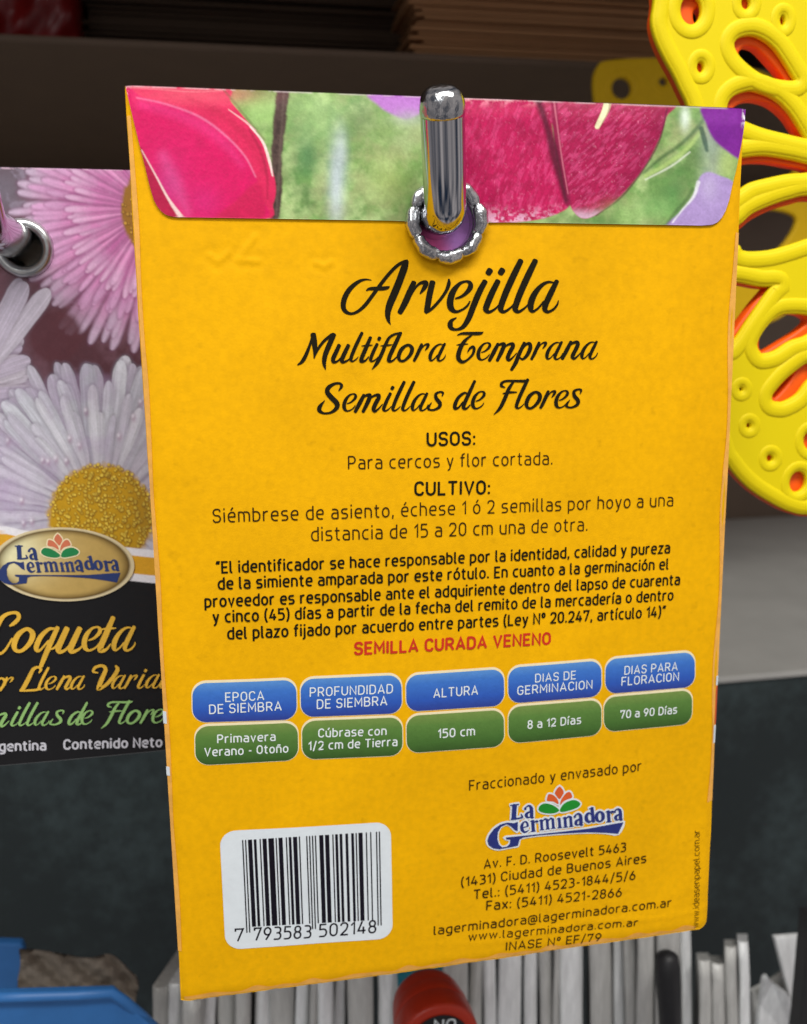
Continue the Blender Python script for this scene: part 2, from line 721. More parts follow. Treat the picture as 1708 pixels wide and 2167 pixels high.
G('n', 5.6, st((0, X), (0, 0)), st((0, X), (5.6, X), (5.6, 0), r=2.6))
G('o', 5.9, st((0, 0), (5.9, 0), (5.9, X), (0, X), r=2.9, c=True))
G('p', 5.8, st((0, X), (0, -2.9)), st((0, X), (5.8, X), (5.8, 0), (0, 0), r=2.9))
G('q', 5.8, st((5.8, X), (5.8, -2.9)), st((5.8, X), (0, X), (0, 0), (5.8, 0), r=2.9))
G('r', 3.6, st((0, X), (0, 0)), st((0, 4.6), (0, X), (3.7, X), r=2.6))
G('s', 5.2, st((5.0, X), (0, X), (0, 3.75), (5.2, 3.75), (5.2, 0), (0, 0), r=1.8))
G('t', 3.6, st((1.2, 9.6), (1.2, 0), (3.7, 0), r=1.8), st((-.4, X), (3.5, X)))
G('u', 5.6, st((0, X), (0, 0), (5.6, 0), r=2.6), st((5.6, X), (5.6, 0)))
G('v', 5.4, st((0, X), (2.7, 0), (5.4, X)))
G('w', 8.4, st((0, X), (2.1, 0), (4.2, X), (6.3, 0), (8.4, X)))
G('x', 5.2, st((0, X), (5.2, 0)), st((5.2, X), (0, 0)))
G('y', 5.4, st((0, X), (2.8, 0.2)), st((5.4, X), (2.2, -2.2), (0.7, -2.9), r=0.8))
G('z', 5.0, st((0.2, X), (5, X), (0, 0), (5, 0)))
G('ñ', 5.6, *GL['n'][1], st((1.0, 9.4), (2.2, 10.1), (3.4, 9.4), (4.6, 10.1), r=0.8))
G('é', 5.7, *GL['e'][1], st((2.4, 9.0), (4.0, 11.0)))
G('ó', 5.9, *GL['o'][1], st((2.6, 9.0), (4.2, 11.0)))
G('ú', 5.6, *GL['u'][1], st((2.4, 9.0), (4.0, 11.0)))
G('í', 0.8, st((0.2, X), (0.2, 0)), st((0.0, 9.0), (1.5, 11.0)))
G('º', 3.0, st((0, 6), (3, 6), (3, 10), (0, 10), r=1.4, c=True))
G('A', 7.4, st((0, 0), (3.7, 10), (7.4, 0)), st((1.2, 2.8), (6.2, 2.8)))
G('B', 6.4, st((0, 0), (0, 10)), st((0, 10), (5.9, 10), (5.9, 5.2), (0, 5.2), r=2.3), st((0, 5.2, 0), (6.4, 5.2), (6.4, 0), (0, 0), r=2.4))
G('C', 6.2, st((6.2, 8.0), (6.2, 10), (0, 10), (0, 0), (6.2, 0), (6.2, 2.0), r=3.0))
G('D', 6.6, st((0, 0), (0, 10), (6.6, 10), (6.6, 0), (0, 0, 0), (0, 1), r=3.2))
GL['D'] = (6.6, (st((0, 10), (0, 0)), st((0, 10), (6.6, 10), (6.6, 0), (0, 0), r=3.2)))
G('E', 5.4, st((5.6, 10), (0, 10), (0, 0), (5.6, 0)), st((0, 5.1), (4.9, 5.1)))
G('F', 5.2, st((5.4, 10), (0, 10), (0, 0)), st((0, 4.9), (4.7, 4.9)))
G('G', 6.4, st((6.3, 8.0), (6.3, 10), (0, 10), (0, 0), (6.4, 0), (6.4, 4.8, 0), (3.6, 4.8), r=3.0))
G('I', 0.3, st((0.1, 10), (0.1, 0)))
G('L', 5.0, st((0, 10), (0, 0), (5.2, 0)))
G('M', 8.0, st((0, 0), (0, 10), (4, 3), (8, 10), (8, 0)))
G('N', 6.8, st((0, 0), (0, 10), (6.8, 0), (6.8, 10)))
G('O', 6.6, st((0, 0), (6.6, 0), (6.6, 10), (0, 10), r=3.2, c=True))
G('P', 6.2, st((0, 0), (0, 10)), st((0, 10), (6.2, 10), (6.2, 4.4), (0, 4.4), r=2.7))
G('R', 6.4, st((0, 0), (0, 10)), st((0, 10), (6.2, 10), (6.2, 4.6), (0, 4.6), r=2.6), st((3.4, 4.6), (6.5, 0)))
G('S', 6.0, st((5.9, 8.2), (5.9, 10), (0, 10), (0, 5.1), (6.1, 5.1), (6.1, 0), (0, 0), (0, 1.9), r=2.4))
G('T', 6.8, st((0, 10), (6.8, 10)), st((3.4, 10), (3.4, 0)))
G('U', 6.6, st((0, 10), (0, 0), (6.6, 0), (6.6, 10), r=3.1))
G('V', 7.0, st((0, 10), (3.5, 0), (7, 10)))
G('0', 6.0, st((0, 0), (6, 0), (6, 10), (0, 10), r=2.9, c=True))
G('1', 2.6, st((0, 7.6), (2.6, 10), (2.6, 0)))
G('2', 5.8, st((0, 8.0), (0, 10), (5.8, 10), (5.8, 5.2), (0, 0, 0.1), (6, 0), r=2.7))
G('3', 5.8, st((0.2, 10), (5.6, 10), (5.6, 5.3), (2.2, 5.3), r=2.2), st((2.2, 5.3), (5.9, 5.3), (5.9, 0), (0, 0), r=2.4))
G('4', 6.2, st((3.4, 10), (0, 2.4), (6.4, 2.4)), st((4.6, 5.4), (4.6, 0)))
G('5', 5.8, st((5.4, 10), (0.4, 10), (0.2, 5.9), (5.9, 5.9), (5.9, 0), (0, 0), r=2.5))
GL['5'] = (5.8, (st((5.4, 10), (0.5, 10), (0.2, 5.6)), st((0.2, 6.0), (5.9, 6.2), (5.9, 0), (0, 0), r=2.6)))
G('6', 5.9, st((4.0, 10), (0.6, 5), (0, 2.8), r=1.5), st((0, 0), (5.9, 0), (5.9, 6), (0, 6), r=2.8, c=True))
G('7', 5.6, st((0, 8.2), (0, 10), (5.8, 10), (2.0, 0)))
G('8', 5.9, st((0, 0), (5.9, 0), (5.9, 5.3), (0, 5.3), r=2.5, c=True), st((0.4, 5.3), (5.5, 5.3), (5.5, 10), (0.4, 10), r=2.2, c=True))
G('9', 5.9, st((1.9, 0), (5.3, 5), (5.9, 7.2), r=1.5), st((0, 4), (5.9, 4), (5.9, 10), (0, 10), r=2.8, c=True))
G('.', 0.4, st((0.1, 0), (0.1, 1.0)))
G(',', 0.6, st((0.4, 1.0), (0, -1.6)))
G(':', 0.4, st((0.1, 0), (0.1, 1.0)), st((0.1, 5.6), (0.1, 6.6)))
G('(', 1.8, st((1.9, 11), (0, 8), (0, 1), (1.9, -2), r=2.5))
G(')', 1.8, st((0, 11), (1.9, 8), (1.9, 1), (0, -2), r=2.5))
G('/', 3.6, st((0, -1.4), (3.6, 11)))
G('-', 3.0, st((0.2, 4.0), (2.9, 4.0)))
G('“', 2.4, st((0.9, 10.6), (0.1, 8.2)), st((2.7, 10.6), (1.9, 8.2)))
G('”', 2.4, st((0.9, 10.6), (0.1, 8.2)), st((2.7, 10.6), (1.9, 8.2)))
G('@', 9.6, st((6.6, 6.2), (6.6, 1.2), (9.6, 1.2), (9.6, 9), (0, 9), (0, -1.8), (8, -1.8), r=3.2), st((3, 1.4), (6.6, 1.4), (6.6, 6.2), (3, 6.2), r=1.6, c=True))


def text_strokes(s, gap=2.5, space=4.0):
    x = 0.0
    out = []
    for ch in s:
        if ch == ' ':
            x += space
            continue
        w, strokes = GL[ch]
        for pts, r, c in strokes:
            p = fillet(pts, r, c)
            out.append((p + np.array([x, 0]), c))
        x += w + gap
    return out, x - gap


KZ = [0]


def kz():
    KZ[0] = (KZ[0] + 1) % 40
    return KZ[0] * 0.0012


def din_line(mb, pl, s, p0, p1, cap_px, wt=0.95, off=0.07, gap=3.5, space=4.6):
    """a line of print whose baseline runs from picture point p0 to p1"""
    q = pl.to2([p0, p1, (p0[0], p0[1] - cap_px)])
    ex = q[1] - q[0]
    L = np.linalg.norm(ex)
    ex = ex / L
    ey = np.array([ex[1], -ex[0]])
    capmm = abs((q[2] - q[0]) @ ey)
    sy = capmm / 10.0
    ss, w = text_strokes(s, gap, space)
    sx = L / w
    for p, c in ss:
        pp = np.stack([p[:, 0] * sx, p[:, 1] * sy], axis=1)
        V, Fc = ribbon(pp, wt * sy, c)
        uv = q[0] + V[:, :1] * ex + V[:, 1:] * ey
        mb.add(pl.to3(uv, off + kz()), Fc)


def px_strokes(mb, pl, strokes, off=0.07, closed=False, grow=0.0, k=6):
    """strokes given in picture coordinates with a width at each point"""
    for s in strokes:
        cl = closed
        q = smooth(np.array(s, float), cl, k)
        V, Fc = ribbon(q[:, :2], np.maximum(q[:, 2] + grow, 0.15), cl)
        mb.add(pl.to3(pl.to2(V), off + kz()), Fc)


def px_poly(mb, pl, pts, off=0.07, sub=0):
    pts = np.asarray(pts, float)
    if sub:
        pts = smooth(pts, True, sub)
    V = pl.to3(pl.to2(pts), off + kz())
    tri = tessellate_polygon([[Vector((p[0], p[1], 0)) for p in pts]])
    mb.add(V, [(t[0], t[1], t[2]) for t in tri])


def fix_normals(o, toward=(0, -1, 0)):
    bm = bmesh.new()
    bm.from_mesh(o.data)
    t = Vector(toward)
    for f in bm.faces:
        f.normal_update()
        if f.normal.dot(t) < 0:
            f.normal_flip()
    bm.to_mesh(o.data)
    bm.free()
    return o


# brush script: traced strokes (x, y, width), (reference x, base line, x-height in the tracing)
SCR = {
    'A': (115, 932, 495, [[(535, 425, 10), (450, 415, 28), (350, 445, 50), (230, 540, 70), (150, 660, 80), (115, 790, 78), (140, 880, 65),
                           (220, 925, 42), (320, 900, 45), (440, 800, 55), (570, 630, 55), (680, 480, 55), (800, 330, 52), (920, 210, 50),
                           (1020, 150, 45), (1075, 128, 25)],
                          [(1065, 140, 60), (1030, 230, 105), (970, 400, 108), (890, 600, 112), (810, 790, 105), (780, 920, 85), (790, 1020, 55), (822, 1090, 10)],
                          [(460, 580, 18), (510, 555, 45), (620, 550, 60), (720, 548, 60), (780, 535, 45), (808, 518, 10)]]),
    'r': (960, 932, 495, [[(1172, 455, 75), (1110, 600, 95), (1040, 760, 95), (960, 912, 78)],
                          [(1105, 700, 18), (1180, 560, 30), (1250, 480, 40), (1325, 458, 62), (1352, 478, 74), (1322, 545, 66), (1265, 625, 24)]]),
    'v': (1350, 932, 495, [[(1450, 452, 88), (1405, 640, 92), (1368, 850, 86), (1350, 905, 60)],
                           [(1350, 915, 34), (1440, 850, 45), (1560, 720, 46), (1650, 590, 50), (1692, 480, 58), (1692, 410, 25)]]),
    'e': (110, 860, 455, [[(185, 655, 24), (270, 625, 40), (350, 560, 60), (395, 490, 74), (385, 435, 56), (330, 415, 34), (240, 450, 50),
                           (150, 560, 85), (110, 690, 96), (125, 790, 85), (190, 838, 45), (280, 810, 32), (350, 755, 32), (388, 692, 16)]]),
    'j': (110, 860, 455, [[(600, 412, 76), (520, 560, 86), (440, 750, 86), (370, 930, 80), (290, 1050, 60), (200, 1088, 35), (130, 1070, 58),
                           (110, 1020, 78), (130, 965, 52), (198, 922, 14)], [(640, 305, 84), (672, 255, 88)]]),
    'i': (628, 860, 455, [[(780, 410, 78), (690, 590, 88), (632, 730, 88), (612, 805, 84), (655, 845, 46), (740, 800, 30), (800, 730, 16)],
                          [(812, 305, 84), (845, 252, 88)]]),
    'l': (832, 860, 455, [[(1100, 125, 78), (1000, 330, 92), (900, 550, 92), (835, 720, 88), (818, 805, 80), (865, 842, 44), (950, 790, 30), (1005, 728, 16)]]),
    'a': (1242, 860, 455, [[(1560, 435, 20), (1480, 428, 35), (1390, 475, 55), (1300, 580, 80), (1245, 700, 92), (1238, 795, 80), (1268, 838, 42),
                            (1340, 795, 30), (1420, 700, 30)],
                           [(1605, 412, 62), (1530, 560, 82), (1455, 720, 82), (1436, 805, 74), (1480, 845, 42), (1560, 805, 34), (1610, 740, 28), (1624, 688, 14)]]),
    'M': (225, 410, 200, [[(42, 440, 12), (90, 405, 38), (130, 340, 42), (170, 240, 32), (195, 160, 25), (205, 110, 20)],
                          [(214, 100, 62), (228, 200, 62), (235, 290, 45), (225, 368, 12)], [(228, 355, 12), (270, 260, 30), (340, 170, 32), (420, 108, 40)],
                          [(442, 102, 56), (395, 210, 58), (350, 320, 55), (335, 400, 48), (340, 450, 32), (352, 492, 8)]]),
    'u': (435, 410, 200, [[(500, 222, 44), (460, 310, 48), (432, 375, 48), (440, 408, 38), (480, 400, 22), (535, 345, 18)],
                          [(602, 222, 42), (555, 320, 48), (528, 385, 48), (545, 410, 32), (600, 385, 18), (628, 350, 10)]]),
    't': (745, 410, 200, [[(842, 138, 36), (790, 260, 46), (745, 365, 46), (742, 402, 40), (785, 395, 22), (822, 350, 10)],
                          [(742, 234, 8), (800, 228, 18), (864, 224, 8)]]),
    'f': (910, 410, 200, [[(1182, 92, 25), (1110, 104, 24), (1050, 140, 30), (1010, 210, 38), (960, 330, 42), (910, 425, 40), (856, 494, 8)],
                          [(950, 234, 8), (1020, 228, 20), (1082, 220, 8)],
                          [(1170, 92, 40), (1110, 220, 46), (1055, 340, 46), (1042, 395, 42), (1080, 400, 22), (1135, 350, 12)]]),
    'o': (1150, 410, 200, 'closed', [[(1250, 226, 28), (1182, 270, 42), (1148, 350, 44), (1165, 398, 30), (1215, 395, 28), (1278, 330, 40), (1295, 262, 44)]]),
    'T': (135, 400, 205, [[(120, 112, 8), (180, 92, 28), (300, 92, 36), (380, 90, 34), (414, 74, 6)],
                          [(285, 112, 16), (230, 150, 30), (180, 210, 45), (140, 300, 52), (135, 370, 50), (175, 410, 36), (230, 390, 24), (290, 330, 28),
                           (310, 270, 34), (295, 240, 30), (260, 262, 24), (235, 305, 8)], [(114, 222, 8), (170, 215, 24), (244, 210, 8)]]),
    'm': (475, 400, 205, [[(572, 212, 38), (520, 310, 48), (472, 402, 38)],
                          [(508, 325, 12), (560, 240, 22), (620, 212, 35), (637, 228, 45), (610, 300, 48), (560, 402, 36)],
                          [(598, 315, 12), (660, 235, 22), (725, 212, 36), (737, 240, 46), (700, 310, 48), (678, 370, 46), (695, 395, 30), (740, 360, 18), (778, 315, 10)]]),
    'p': (715, 400, 205, [[(860, 202, 36), (800, 330, 46), (760, 430, 46), (712, 508, 34)],
                          [(812, 315, 14), (870, 230, 25), (915, 213, 38), (925, 260, 46), (890, 340, 42), (840, 387, 26), (805, 368, 18)]]),
    'n': (1270, 400, 205, [[(1368, 198, 38), (1315, 300, 46), (1268, 392, 36)],
                           [(1303, 315, 12), (1370, 225, 24), (1430, 203, 38), (1442, 235, 46), (1402, 320, 46), (1383, 365, 44), (1405, 387, 28), (1450, 350, 16), (1478, 315, 10)]]),
    'S': (85, 470, 232, [[(328, 202, 10), (365, 145, 40), (342, 108, 30), (270, 114, 35), (200, 160, 55), (185, 220, 60), (240, 290, 66), (305, 360, 66),
                          (300, 420, 55), (230, 475, 32), (140, 485, 28), (85, 450, 52), (92, 400, 50), (152, 322, 8)]]),
    's': (1445, 470, 232, [[(1612, 284, 12), (1625, 240, 28), (1585, 228, 24), (1535, 255, 36), (1540, 310, 48), (1585, 370, 50), (1575, 420, 40),
                            (1510, 455, 26), (1455, 452, 26), (1440, 425, 36), (1482, 360, 8)]]),
    'd': (108, 430, 225, [[(262, 235, 18), (220, 225, 28), (150, 280, 40), (110, 360, 48), (108, 412, 42), (150, 405, 24), (205, 335, 18)],
                          [(350, 78, 36), (280, 230, 46), (225, 350, 48), (212, 408, 44), (250, 415, 26), (295, 370, 14)]]),
    'F': (710, 430, 225, [[(715, 165, 12), (670, 145, 34), (675, 110, 34), (730, 85, 28), (850, 85, 30), (960, 85, 34), (1000, 70, 12)],
                          [(812, 100, 30), (760, 180, 44), (710, 300, 48), (650, 420, 40), (574, 498, 8)], [(686, 238, 12), (770, 225, 28), (858, 222, 14)]]),
    'C': (0, 495, 255, [[(105, 228, 18), (150, 200, 40), (195, 150, 40), (190, 108, 40), (150, 92, 30), (70, 112, 36), (10, 170, 50), (-50, 300, 62),
                         (-52, 440, 55), (0, 508, 30), (60, 470, 26), (130, 355, 18)]]),
    'q': (375, 495, 255, [[(560, 258, 24), (500, 265, 34), (420, 340, 50), (375, 440, 52), (385, 480, 40), (420, 470, 24), (500, 380, 20)],
                          [(592, 246, 44), (530, 380, 52), (470, 520, 52), (422, 640, 42)], [(515, 470, 14), (560, 450, 20), (610, 385, 14)]]),
    'L': (245, 300, 140, [[(383, 122, 12), (400, 88, 28), (375, 65, 24), (330, 90, 36), (290, 180, 44), (245, 270, 42), (215, 300, 18)],
                          [(212, 302, 16), (290, 298, 22), (370, 290, 22), (402, 272, 8)]]),
    'V': (1010, 290, 140, [[(1002, 126, 12), (960, 112, 24), (980, 70, 28), (1040, 55, 30), (1070, 92, 40), (1040, 180, 46), (1010, 265, 44), (1012, 288, 30),
                            (1080, 240, 34), (1150, 150, 40), (1177, 90, 40), (1160, 56, 20)]]),
}


def script(mb, pl, word, org, sc, xh, base, off=0.07, sx=1.0):
    """word: list of (glyph, x); org/sc: the enlargement it was measured in; base: (x0,y0,x1,y1) base line there"""
    for g, x in word:
        e = SCR[g]
        ref, gb, gx = e[0], e[1], e[2]
        closed = e[3] == 'closed'
        strokes = e[4] if closed else e[3]
        U = xh / gx
        by = base[1] + (base[3] - base[1]) * (x - base[0]) / (base[2] - base[0])
        out = []
        for s in strokes:
            q = []
            for a, b, w in s:
                X0 = x + (a - ref) * U * sx
                Y0 = by + (b - gb) * U
                q.append(((org[0] + X0 / sc) / 1.2395, (org[1] + Y0 / sc) / 1.2395, w * U / sc / 1.2395))
            out.append(q)
        px_strokes(mb, pl, out, off, closed)


# ------------------------------------------------------------------ the shop fitting behind (setting)
SHY = 186.0                                   # depth of the shelf fronts
BACK = 500.0
zl = at1(1640, 1424, SHY)[2]                  # lower shelf
USH = 240.0
zu = at1(900, 112, USH)[2]                    # upper shelf
b = MB()
b.box((-420, BACK, zl - 60), (520, BACK + 4, zu + 150))
tag(b.build('wall', M_wall, loc=(50, BACK, zl)), 'brown wall at the back of the shelf bay', 'wall', kind='structure')
b = MB()
b.box((-420, SHY, zl - 2.5), (520, BACK - 0.5, zl))
tag(b.build('shelf', M_shelf, loc=(50, SHY, zl), bevel=0.6, sh=False), 'grey painted shelf below the yellow openwork trivet', 'shelf')
b = MB()
b.box((-420, USH, zu - 2.5), (520, BACK - 0.5, zu))
tag(b.build('shelf', M_board, loc=(50, USH, zu), bevel=0.6, sh=False), 'brown shelf board under the stacked kraft sheets', 'shelf')
b = MB()
b.box((-420, SHY + 1.5, zl - 330), (520, SHY + 6, zl - 2.8))
tag(b.build('panel', M_dark, loc=(50, SHY, zl - 330), sh=False), 'dusty charcoal front panel under the grey shelf', 'panel')


b = MB()
b.box((-420, 84, 132), (520, BACK - 0.5, 136))  # unseen board, added to keep lamp light off the sheets and the bay
tag(b.build('shelf', M_board, loc=(50, 84, 132), bevel=0.6, sh=False), 'brown board added out of view to shade the shelf bay and kraft sheets', 'shelf')

# kraft sheets lying on the upper shelf
def sheet_stack(x0, x1, y_top, y_bot, n, m, label, group, dy):
    zt = at1(x0, y_top, USH + dy)[2]
    z = zu + 0.05
    a = at1(x0, 60, USH + dy)[0]
    c = at1(x1, 60, USH + dy)[0]
    th = (zt - z) / n
    for i in range(n):
        bb = MB()
        j = random.uniform(-4, 3)
        j2 = random.uniform(-5, 4)
        f = random.uniform(-2.5, 2.5)
        tl = random.uniform(-0.35, 0.35)
        t = th * random.uniform(0.55, 0.92)
        z0, z1 = z, z + t
        y0, y1 = USH + dy + f, USH + dy + 180
        bb.hexa([(a + j, y0, z0), (c + j2, y0, z0 + tl * 0.3), (c + j2, y1, z0 + tl * 0.3), (a + j, y1, z0),
                 (a + j, y0, z1), (c + j2, y0, z1 + tl * 0.3), (c + j2, y1, z1 + tl * 0.3), (a + j, y1, z1)])
        tag(bb.build('cardboard_sheet', m, loc=((a + c) / 2, USH + dy, z0), sh=False), label, 'cardboard sheet', group)
        z += th


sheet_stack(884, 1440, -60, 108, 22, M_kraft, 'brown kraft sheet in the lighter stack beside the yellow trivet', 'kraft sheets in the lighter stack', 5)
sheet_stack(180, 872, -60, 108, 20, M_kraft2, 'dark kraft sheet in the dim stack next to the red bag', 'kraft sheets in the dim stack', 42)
# red bag
P0 = at1(-30, 112, USH + 25)
P1 = at1(158, -60, USH + 25)
bm_v = []
nu_, nv_ = 30, 24
for j in range(nv_):
    for i in range(nu_):
        s, t = i / (nu_ - 1), j / (nv_ - 1)
        xx = P0[0] + (P1[0] - P0[0]) * s
        zz = zu + 0.3 + (P1[2] - zu) * t
        bulge = 9 * math.sin(math.pi * s) ** 0.6 * math.sin(math.pi * min(1, t * 0.8 + 0.05)) ** 0.5
        yy = USH + 25 - bulge + 1.5 * math.sin(9 * s + 5 * t) + 1.0 * math.sin(17 * s - 11 * t)
        bm_v.append((xx, yy, zz))
fr = grid_faces(nu_, nv_)
bk = [(x, USH + 60, z) for x, y, z in bm_v]
N_ = len(bm_v)
fcs = list(fr) + [tuple(N_ + q for q in reversed(f)) for f in fr]
rim = [i for i in range(nu_)] + [j * nu_ + nu_ - 1 for j in range(1, nv_)] + [(nv_ - 1) * nu_ + i for i in range(nu_ - 2, -1, -1)] + [j * nu_ for j in range(nv_ - 2, 0, -1)]
for q in range(len(rim)):
    a, c = rim[q], rim[(q + 1) % len(rim)]
    fcs.append((a, c, N_ + c, N_ + a))
tag(build('plastic_bag', bm_v + bk, fcs, M_redbag, loc=(P0[0], USH + 25, zu)), 'dark red plastic bag on the upper shelf left of the sheets', 'bag')


# ------------------------------------------------------------------ openwork yellow trivet
def ell(x, y, rx, ry, n=14, tilt=0.0):
    out = []
    for i in range(n):
        a = 2 * math.pi * i / n
        dx, dy = rx * math.cos(a), ry * math.sin(a)
        out.append((x + dx * math.cos(tilt) - dy * math.sin(tilt), y + dx * math.sin(tilt) + dy * math.cos(tilt)))
    return out


def plate(name, outline, holes, Y, th, m, parent, bev=0.5, rims=None, sub=5):
    """a flat plate with openings, bevelled; outlines measured in the picture, built at depth Y"""
    cu = bpy.data.curves.new(name, 'CURVE')
    cu.dimensions = '2D'
    cu.fill_mode = 'BOTH'
    cu.extrude = max(0.01, th / 2 - bev)
    cu.bevel_depth = bev
    cu.bevel_resolution = 2
    loops = []
    for lp in [outline] + holes:
        q = smooth(lp, True, sub)
        w = at(q, Y)
        loops.append(w)
        sp = cu.splines.new('POLY')
        sp.points.add(len(w) - 1)
        for k2, p in enumerate(w):
            sp.points[k2].co = (p[0], p[2], 0, 1)
        sp.use_cyclic_u = True
    ob = bpy.data.objects.new('tmp', cu)
    COL.objects.link(ob)
    dg = bpy.context.evaluated_depsgraph_get()
    me = bpy.data.meshes.new_from_object(ob.evaluated_get(dg))
    V = [(v.co.x, Y + th / 2 - v.co.z, v.co.y) for v in me.vertices]
    Fc = [tuple(reversed(p.vertices)) for p in me.polygons]
    bpy.data.objects.remove(ob)
    bpy.data.meshes.remove(me)
    mb = MB()
    mb.add(V, Fc)
    if rims:
        for idx, off, rad in rims:
            w = loops[idx]
            nxy = w[:, [0, 2]]
            d = np.roll(nxy, -1, 0) - np.roll(nxy, 1, 0)
            d /= np.linalg.norm(d, axis=1)[:, None] + 1e-9
            nm = np.stack([d[:, 1], -d[:, 0]], axis=1)
            ar = np.sum(nxy[:, 0] * np.roll(nxy[:, 1], -1) - np.roll(nxy[:, 0], -1) * nxy[:, 1])
            if ar < 0:
                nm = -nm
            q = nxy + nm * off
            P = np.stack([q[:, 0], np.full(len(q), Y), q[:, 1]], axis=1)
            RV, RF = tube(P, rad, 14, False, True)
            RV[:, 1] = Y + 0.02 + (RV[:, 1] - Y) * 0.27
            mb.add(RV, RF)
    o = mb.build(name, m, parent)
    bm = bmesh.new()
    bm.from_mesh(o.data)
    bmesh.ops.remove_doubles(bm, verts=bm.verts, dist=1e-6)
    bmesh.ops.recalc_face_normals(bm, faces=bm.faces)
    for e in bm.edges:
        if len(e.link_faces) == 2 and e.calc_face_angle(0) > 0.9:
            e.smooth = False
    for f in bm.faces:
        f.normal_update()
        if abs(f.normal.y) > 0.995:
            f.smooth = False
    bm.to_mesh(o.data)
    bm.free()
    return o


TY = 30.0
out1 = [(1400, -120), (1391, 0), (1386, 39), (1389, 65), (1398, 91), (1413, 122), (1432, 156), (1447, 188), (1463, 224), (1482, 300), (1490, 420), (1484, 560),
        (1490, 700), (1505, 850), (1530, 955), (1545, 980), (1569, 1010), (1599, 1037), (1643, 1064), (1676, 1079), (1710, 1085), (1780, 1078), (1850, 1040),
        (1900, 960), (1925, 800), (1930, 500), (1920, 200), (1900, -40), (1800, -140), (1600, -160)]
H1 = [(1551, 91), (1564, 74), (1591, 68), (1617, 76), (1643, 96), (1664, 125), (1682, 154), (1690, 170), (1677, 175), (1643, 171), (1609, 159), (1580, 138), (1559, 115)]
H2 = [(1536, 232), (1540, 212), (1552, 198), (1572, 189), (1598, 186), (1643, 203), (1677, 235), (1710, 287), (1720, 298), (1705, 297), (1669, 289), (1617, 276), (1575, 260), (1548, 248)]
H3 = [(1530, 345), (1545, 332), (1574, 327), (1617, 323), (1669, 330), (1720, 342), (1745, 355), (1715, 369), (1669, 373), (1630, 381), (1591, 391), (1568, 406), (1540, 420), (1525, 390)]
H4 = [(1525, 500), (1540, 484), (1567, 469), (1591, 448), (1630, 430), (1669, 417), (1712, 408), (1760, 420), (1770, 460), (1740, 500), (1708, 511), (1669, 524), (1630, 534), (1591, 537), (1570, 533), (1562, 522), (1540, 525)]
H5 = [(1530, 600), (1559, 592), (1609, 601), (1640, 601), (1648, 604), (1639, 608), (1612, 645), (1586, 682), (1559, 722), (1540, 735), (1525, 690)]
H6 = [(1600, 732), (1606, 712), (1622, 688), (1643, 668), (1666, 660), (1708, 661), (1735, 670), (1735, 695), (1708, 715), (1676, 726), (1646, 745), (1625, 752), (1610, 751)]
H7 = [(1631, 842), (1636, 829), (1659, 802), (1686, 779), (1708, 765), (1730, 765), (1725, 795), (1708, 816), (1690, 839), (1663, 854), (1645, 855), (1634, 851)]
holes1 = [H1, H2, H3, H4, H5, H6, H7, ell(1464, 20, 27, 36), ell(1580, 5, 14, 19), ell(1658, 42, 10, 16), ell(1484, 141, 12, 17),
          ell(1570, 824, 8, 9), ell(1586, 901, 9, 10), ell(1631, 970, 11, 12), ell(1690, 1020, 21, 27, 14, 0.3), ell(1718, 933, 20, 24)]
tr = thing('plastic_trivet', 'bright yellow openwork plastic trivet with orange underside beside the packet', 'plastic trivet', tuple(at1(1690, 1085, TY)))
rims1 = [(i + 1, 1.0, 1.7) for i in range(7)] + [(8, 0.9, 1.4), (9, 0.8, 1.1), (10, 0.8, 1.1), (11, 0.8, 1.1), (12, 0.75, 1.0), (13, 0.75, 1.0), (14, 0.8, 1.0), (15, 0.8, 1.1), (16, 0.8, 1.1)]
rims1.append((0, -1.2, 1.6))
rims1 = [(i_, math.copysign(r_ * 0.80, o_), r_ * 0.78) for i_, o_, r_ in rims1]
plate('front_plate', out1, holes1, TY, 1.5, M_toy, tr, 0.5, rims1)
O1 = [(1560, 115), (1567, 99), (1580, 91), (1604, 95), (1630, 120), (1656, 151), (1666, 171), (1643, 173), (1609, 163), (1580, 143)]
O2 = [(1546, 236), (1552, 222), (1578, 208), (1604, 206), (1637, 216), (1669, 242), (1692, 276), (1703, 295), (1669, 294), (1617, 281), (1575, 266), (1552, 252)]
O3 = [(1535, 360), (1574, 341), (1617, 337), (1669, 345), (1712, 356), (1715, 373), (1669, 378), (1630, 386), (1591, 397), (1560, 415), (1535, 420)]
O4 = [(1535, 505), (1567, 478), (1591, 459), (1630, 440), (1669, 428), (1712, 418), (1750, 430), (1740, 505), (1708, 515), (1669, 529), (1630, 540), (1591, 543), (1566, 534)]
O5 = [(1530, 602), (1559, 596), (1605, 604), (1628, 606), (1630, 610), (1600, 645), (1574, 680), (1552, 710), (1535, 715)]
O6 = [(1603, 734), (1606, 712), (1622, 687), (1643, 666), (1666, 659), (1700, 664), (1715, 680), (1695, 702), (1655, 728), (1620, 748), (1608, 745)]
O7 = [(1632, 840), (1638, 828), (1659, 804), (1683, 783), (1690, 783), (1678, 806), (1660, 830), (1642, 847)]
holes2 = [O1, O2, O3, O4, O5, O6, O7, ell(1478, 34, 15, 24), ell(1583, 22, 5, 8)]
out2 = [(x + (1.5 if x < 1600 else 0), y + 4) for x, y in out1]
out2 = [(x, y) for x, y in out2]
plate('back_plate', out2, holes2, TY + 1.56, 3.0, M_toyback, tr, 0.5)
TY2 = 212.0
tr2 = thing('plastic_trivet', 'yellow plastic trivet in shade behind the bright one, mostly hidden', 'plastic trivet', tuple(at1(1500, 700, TY2)))
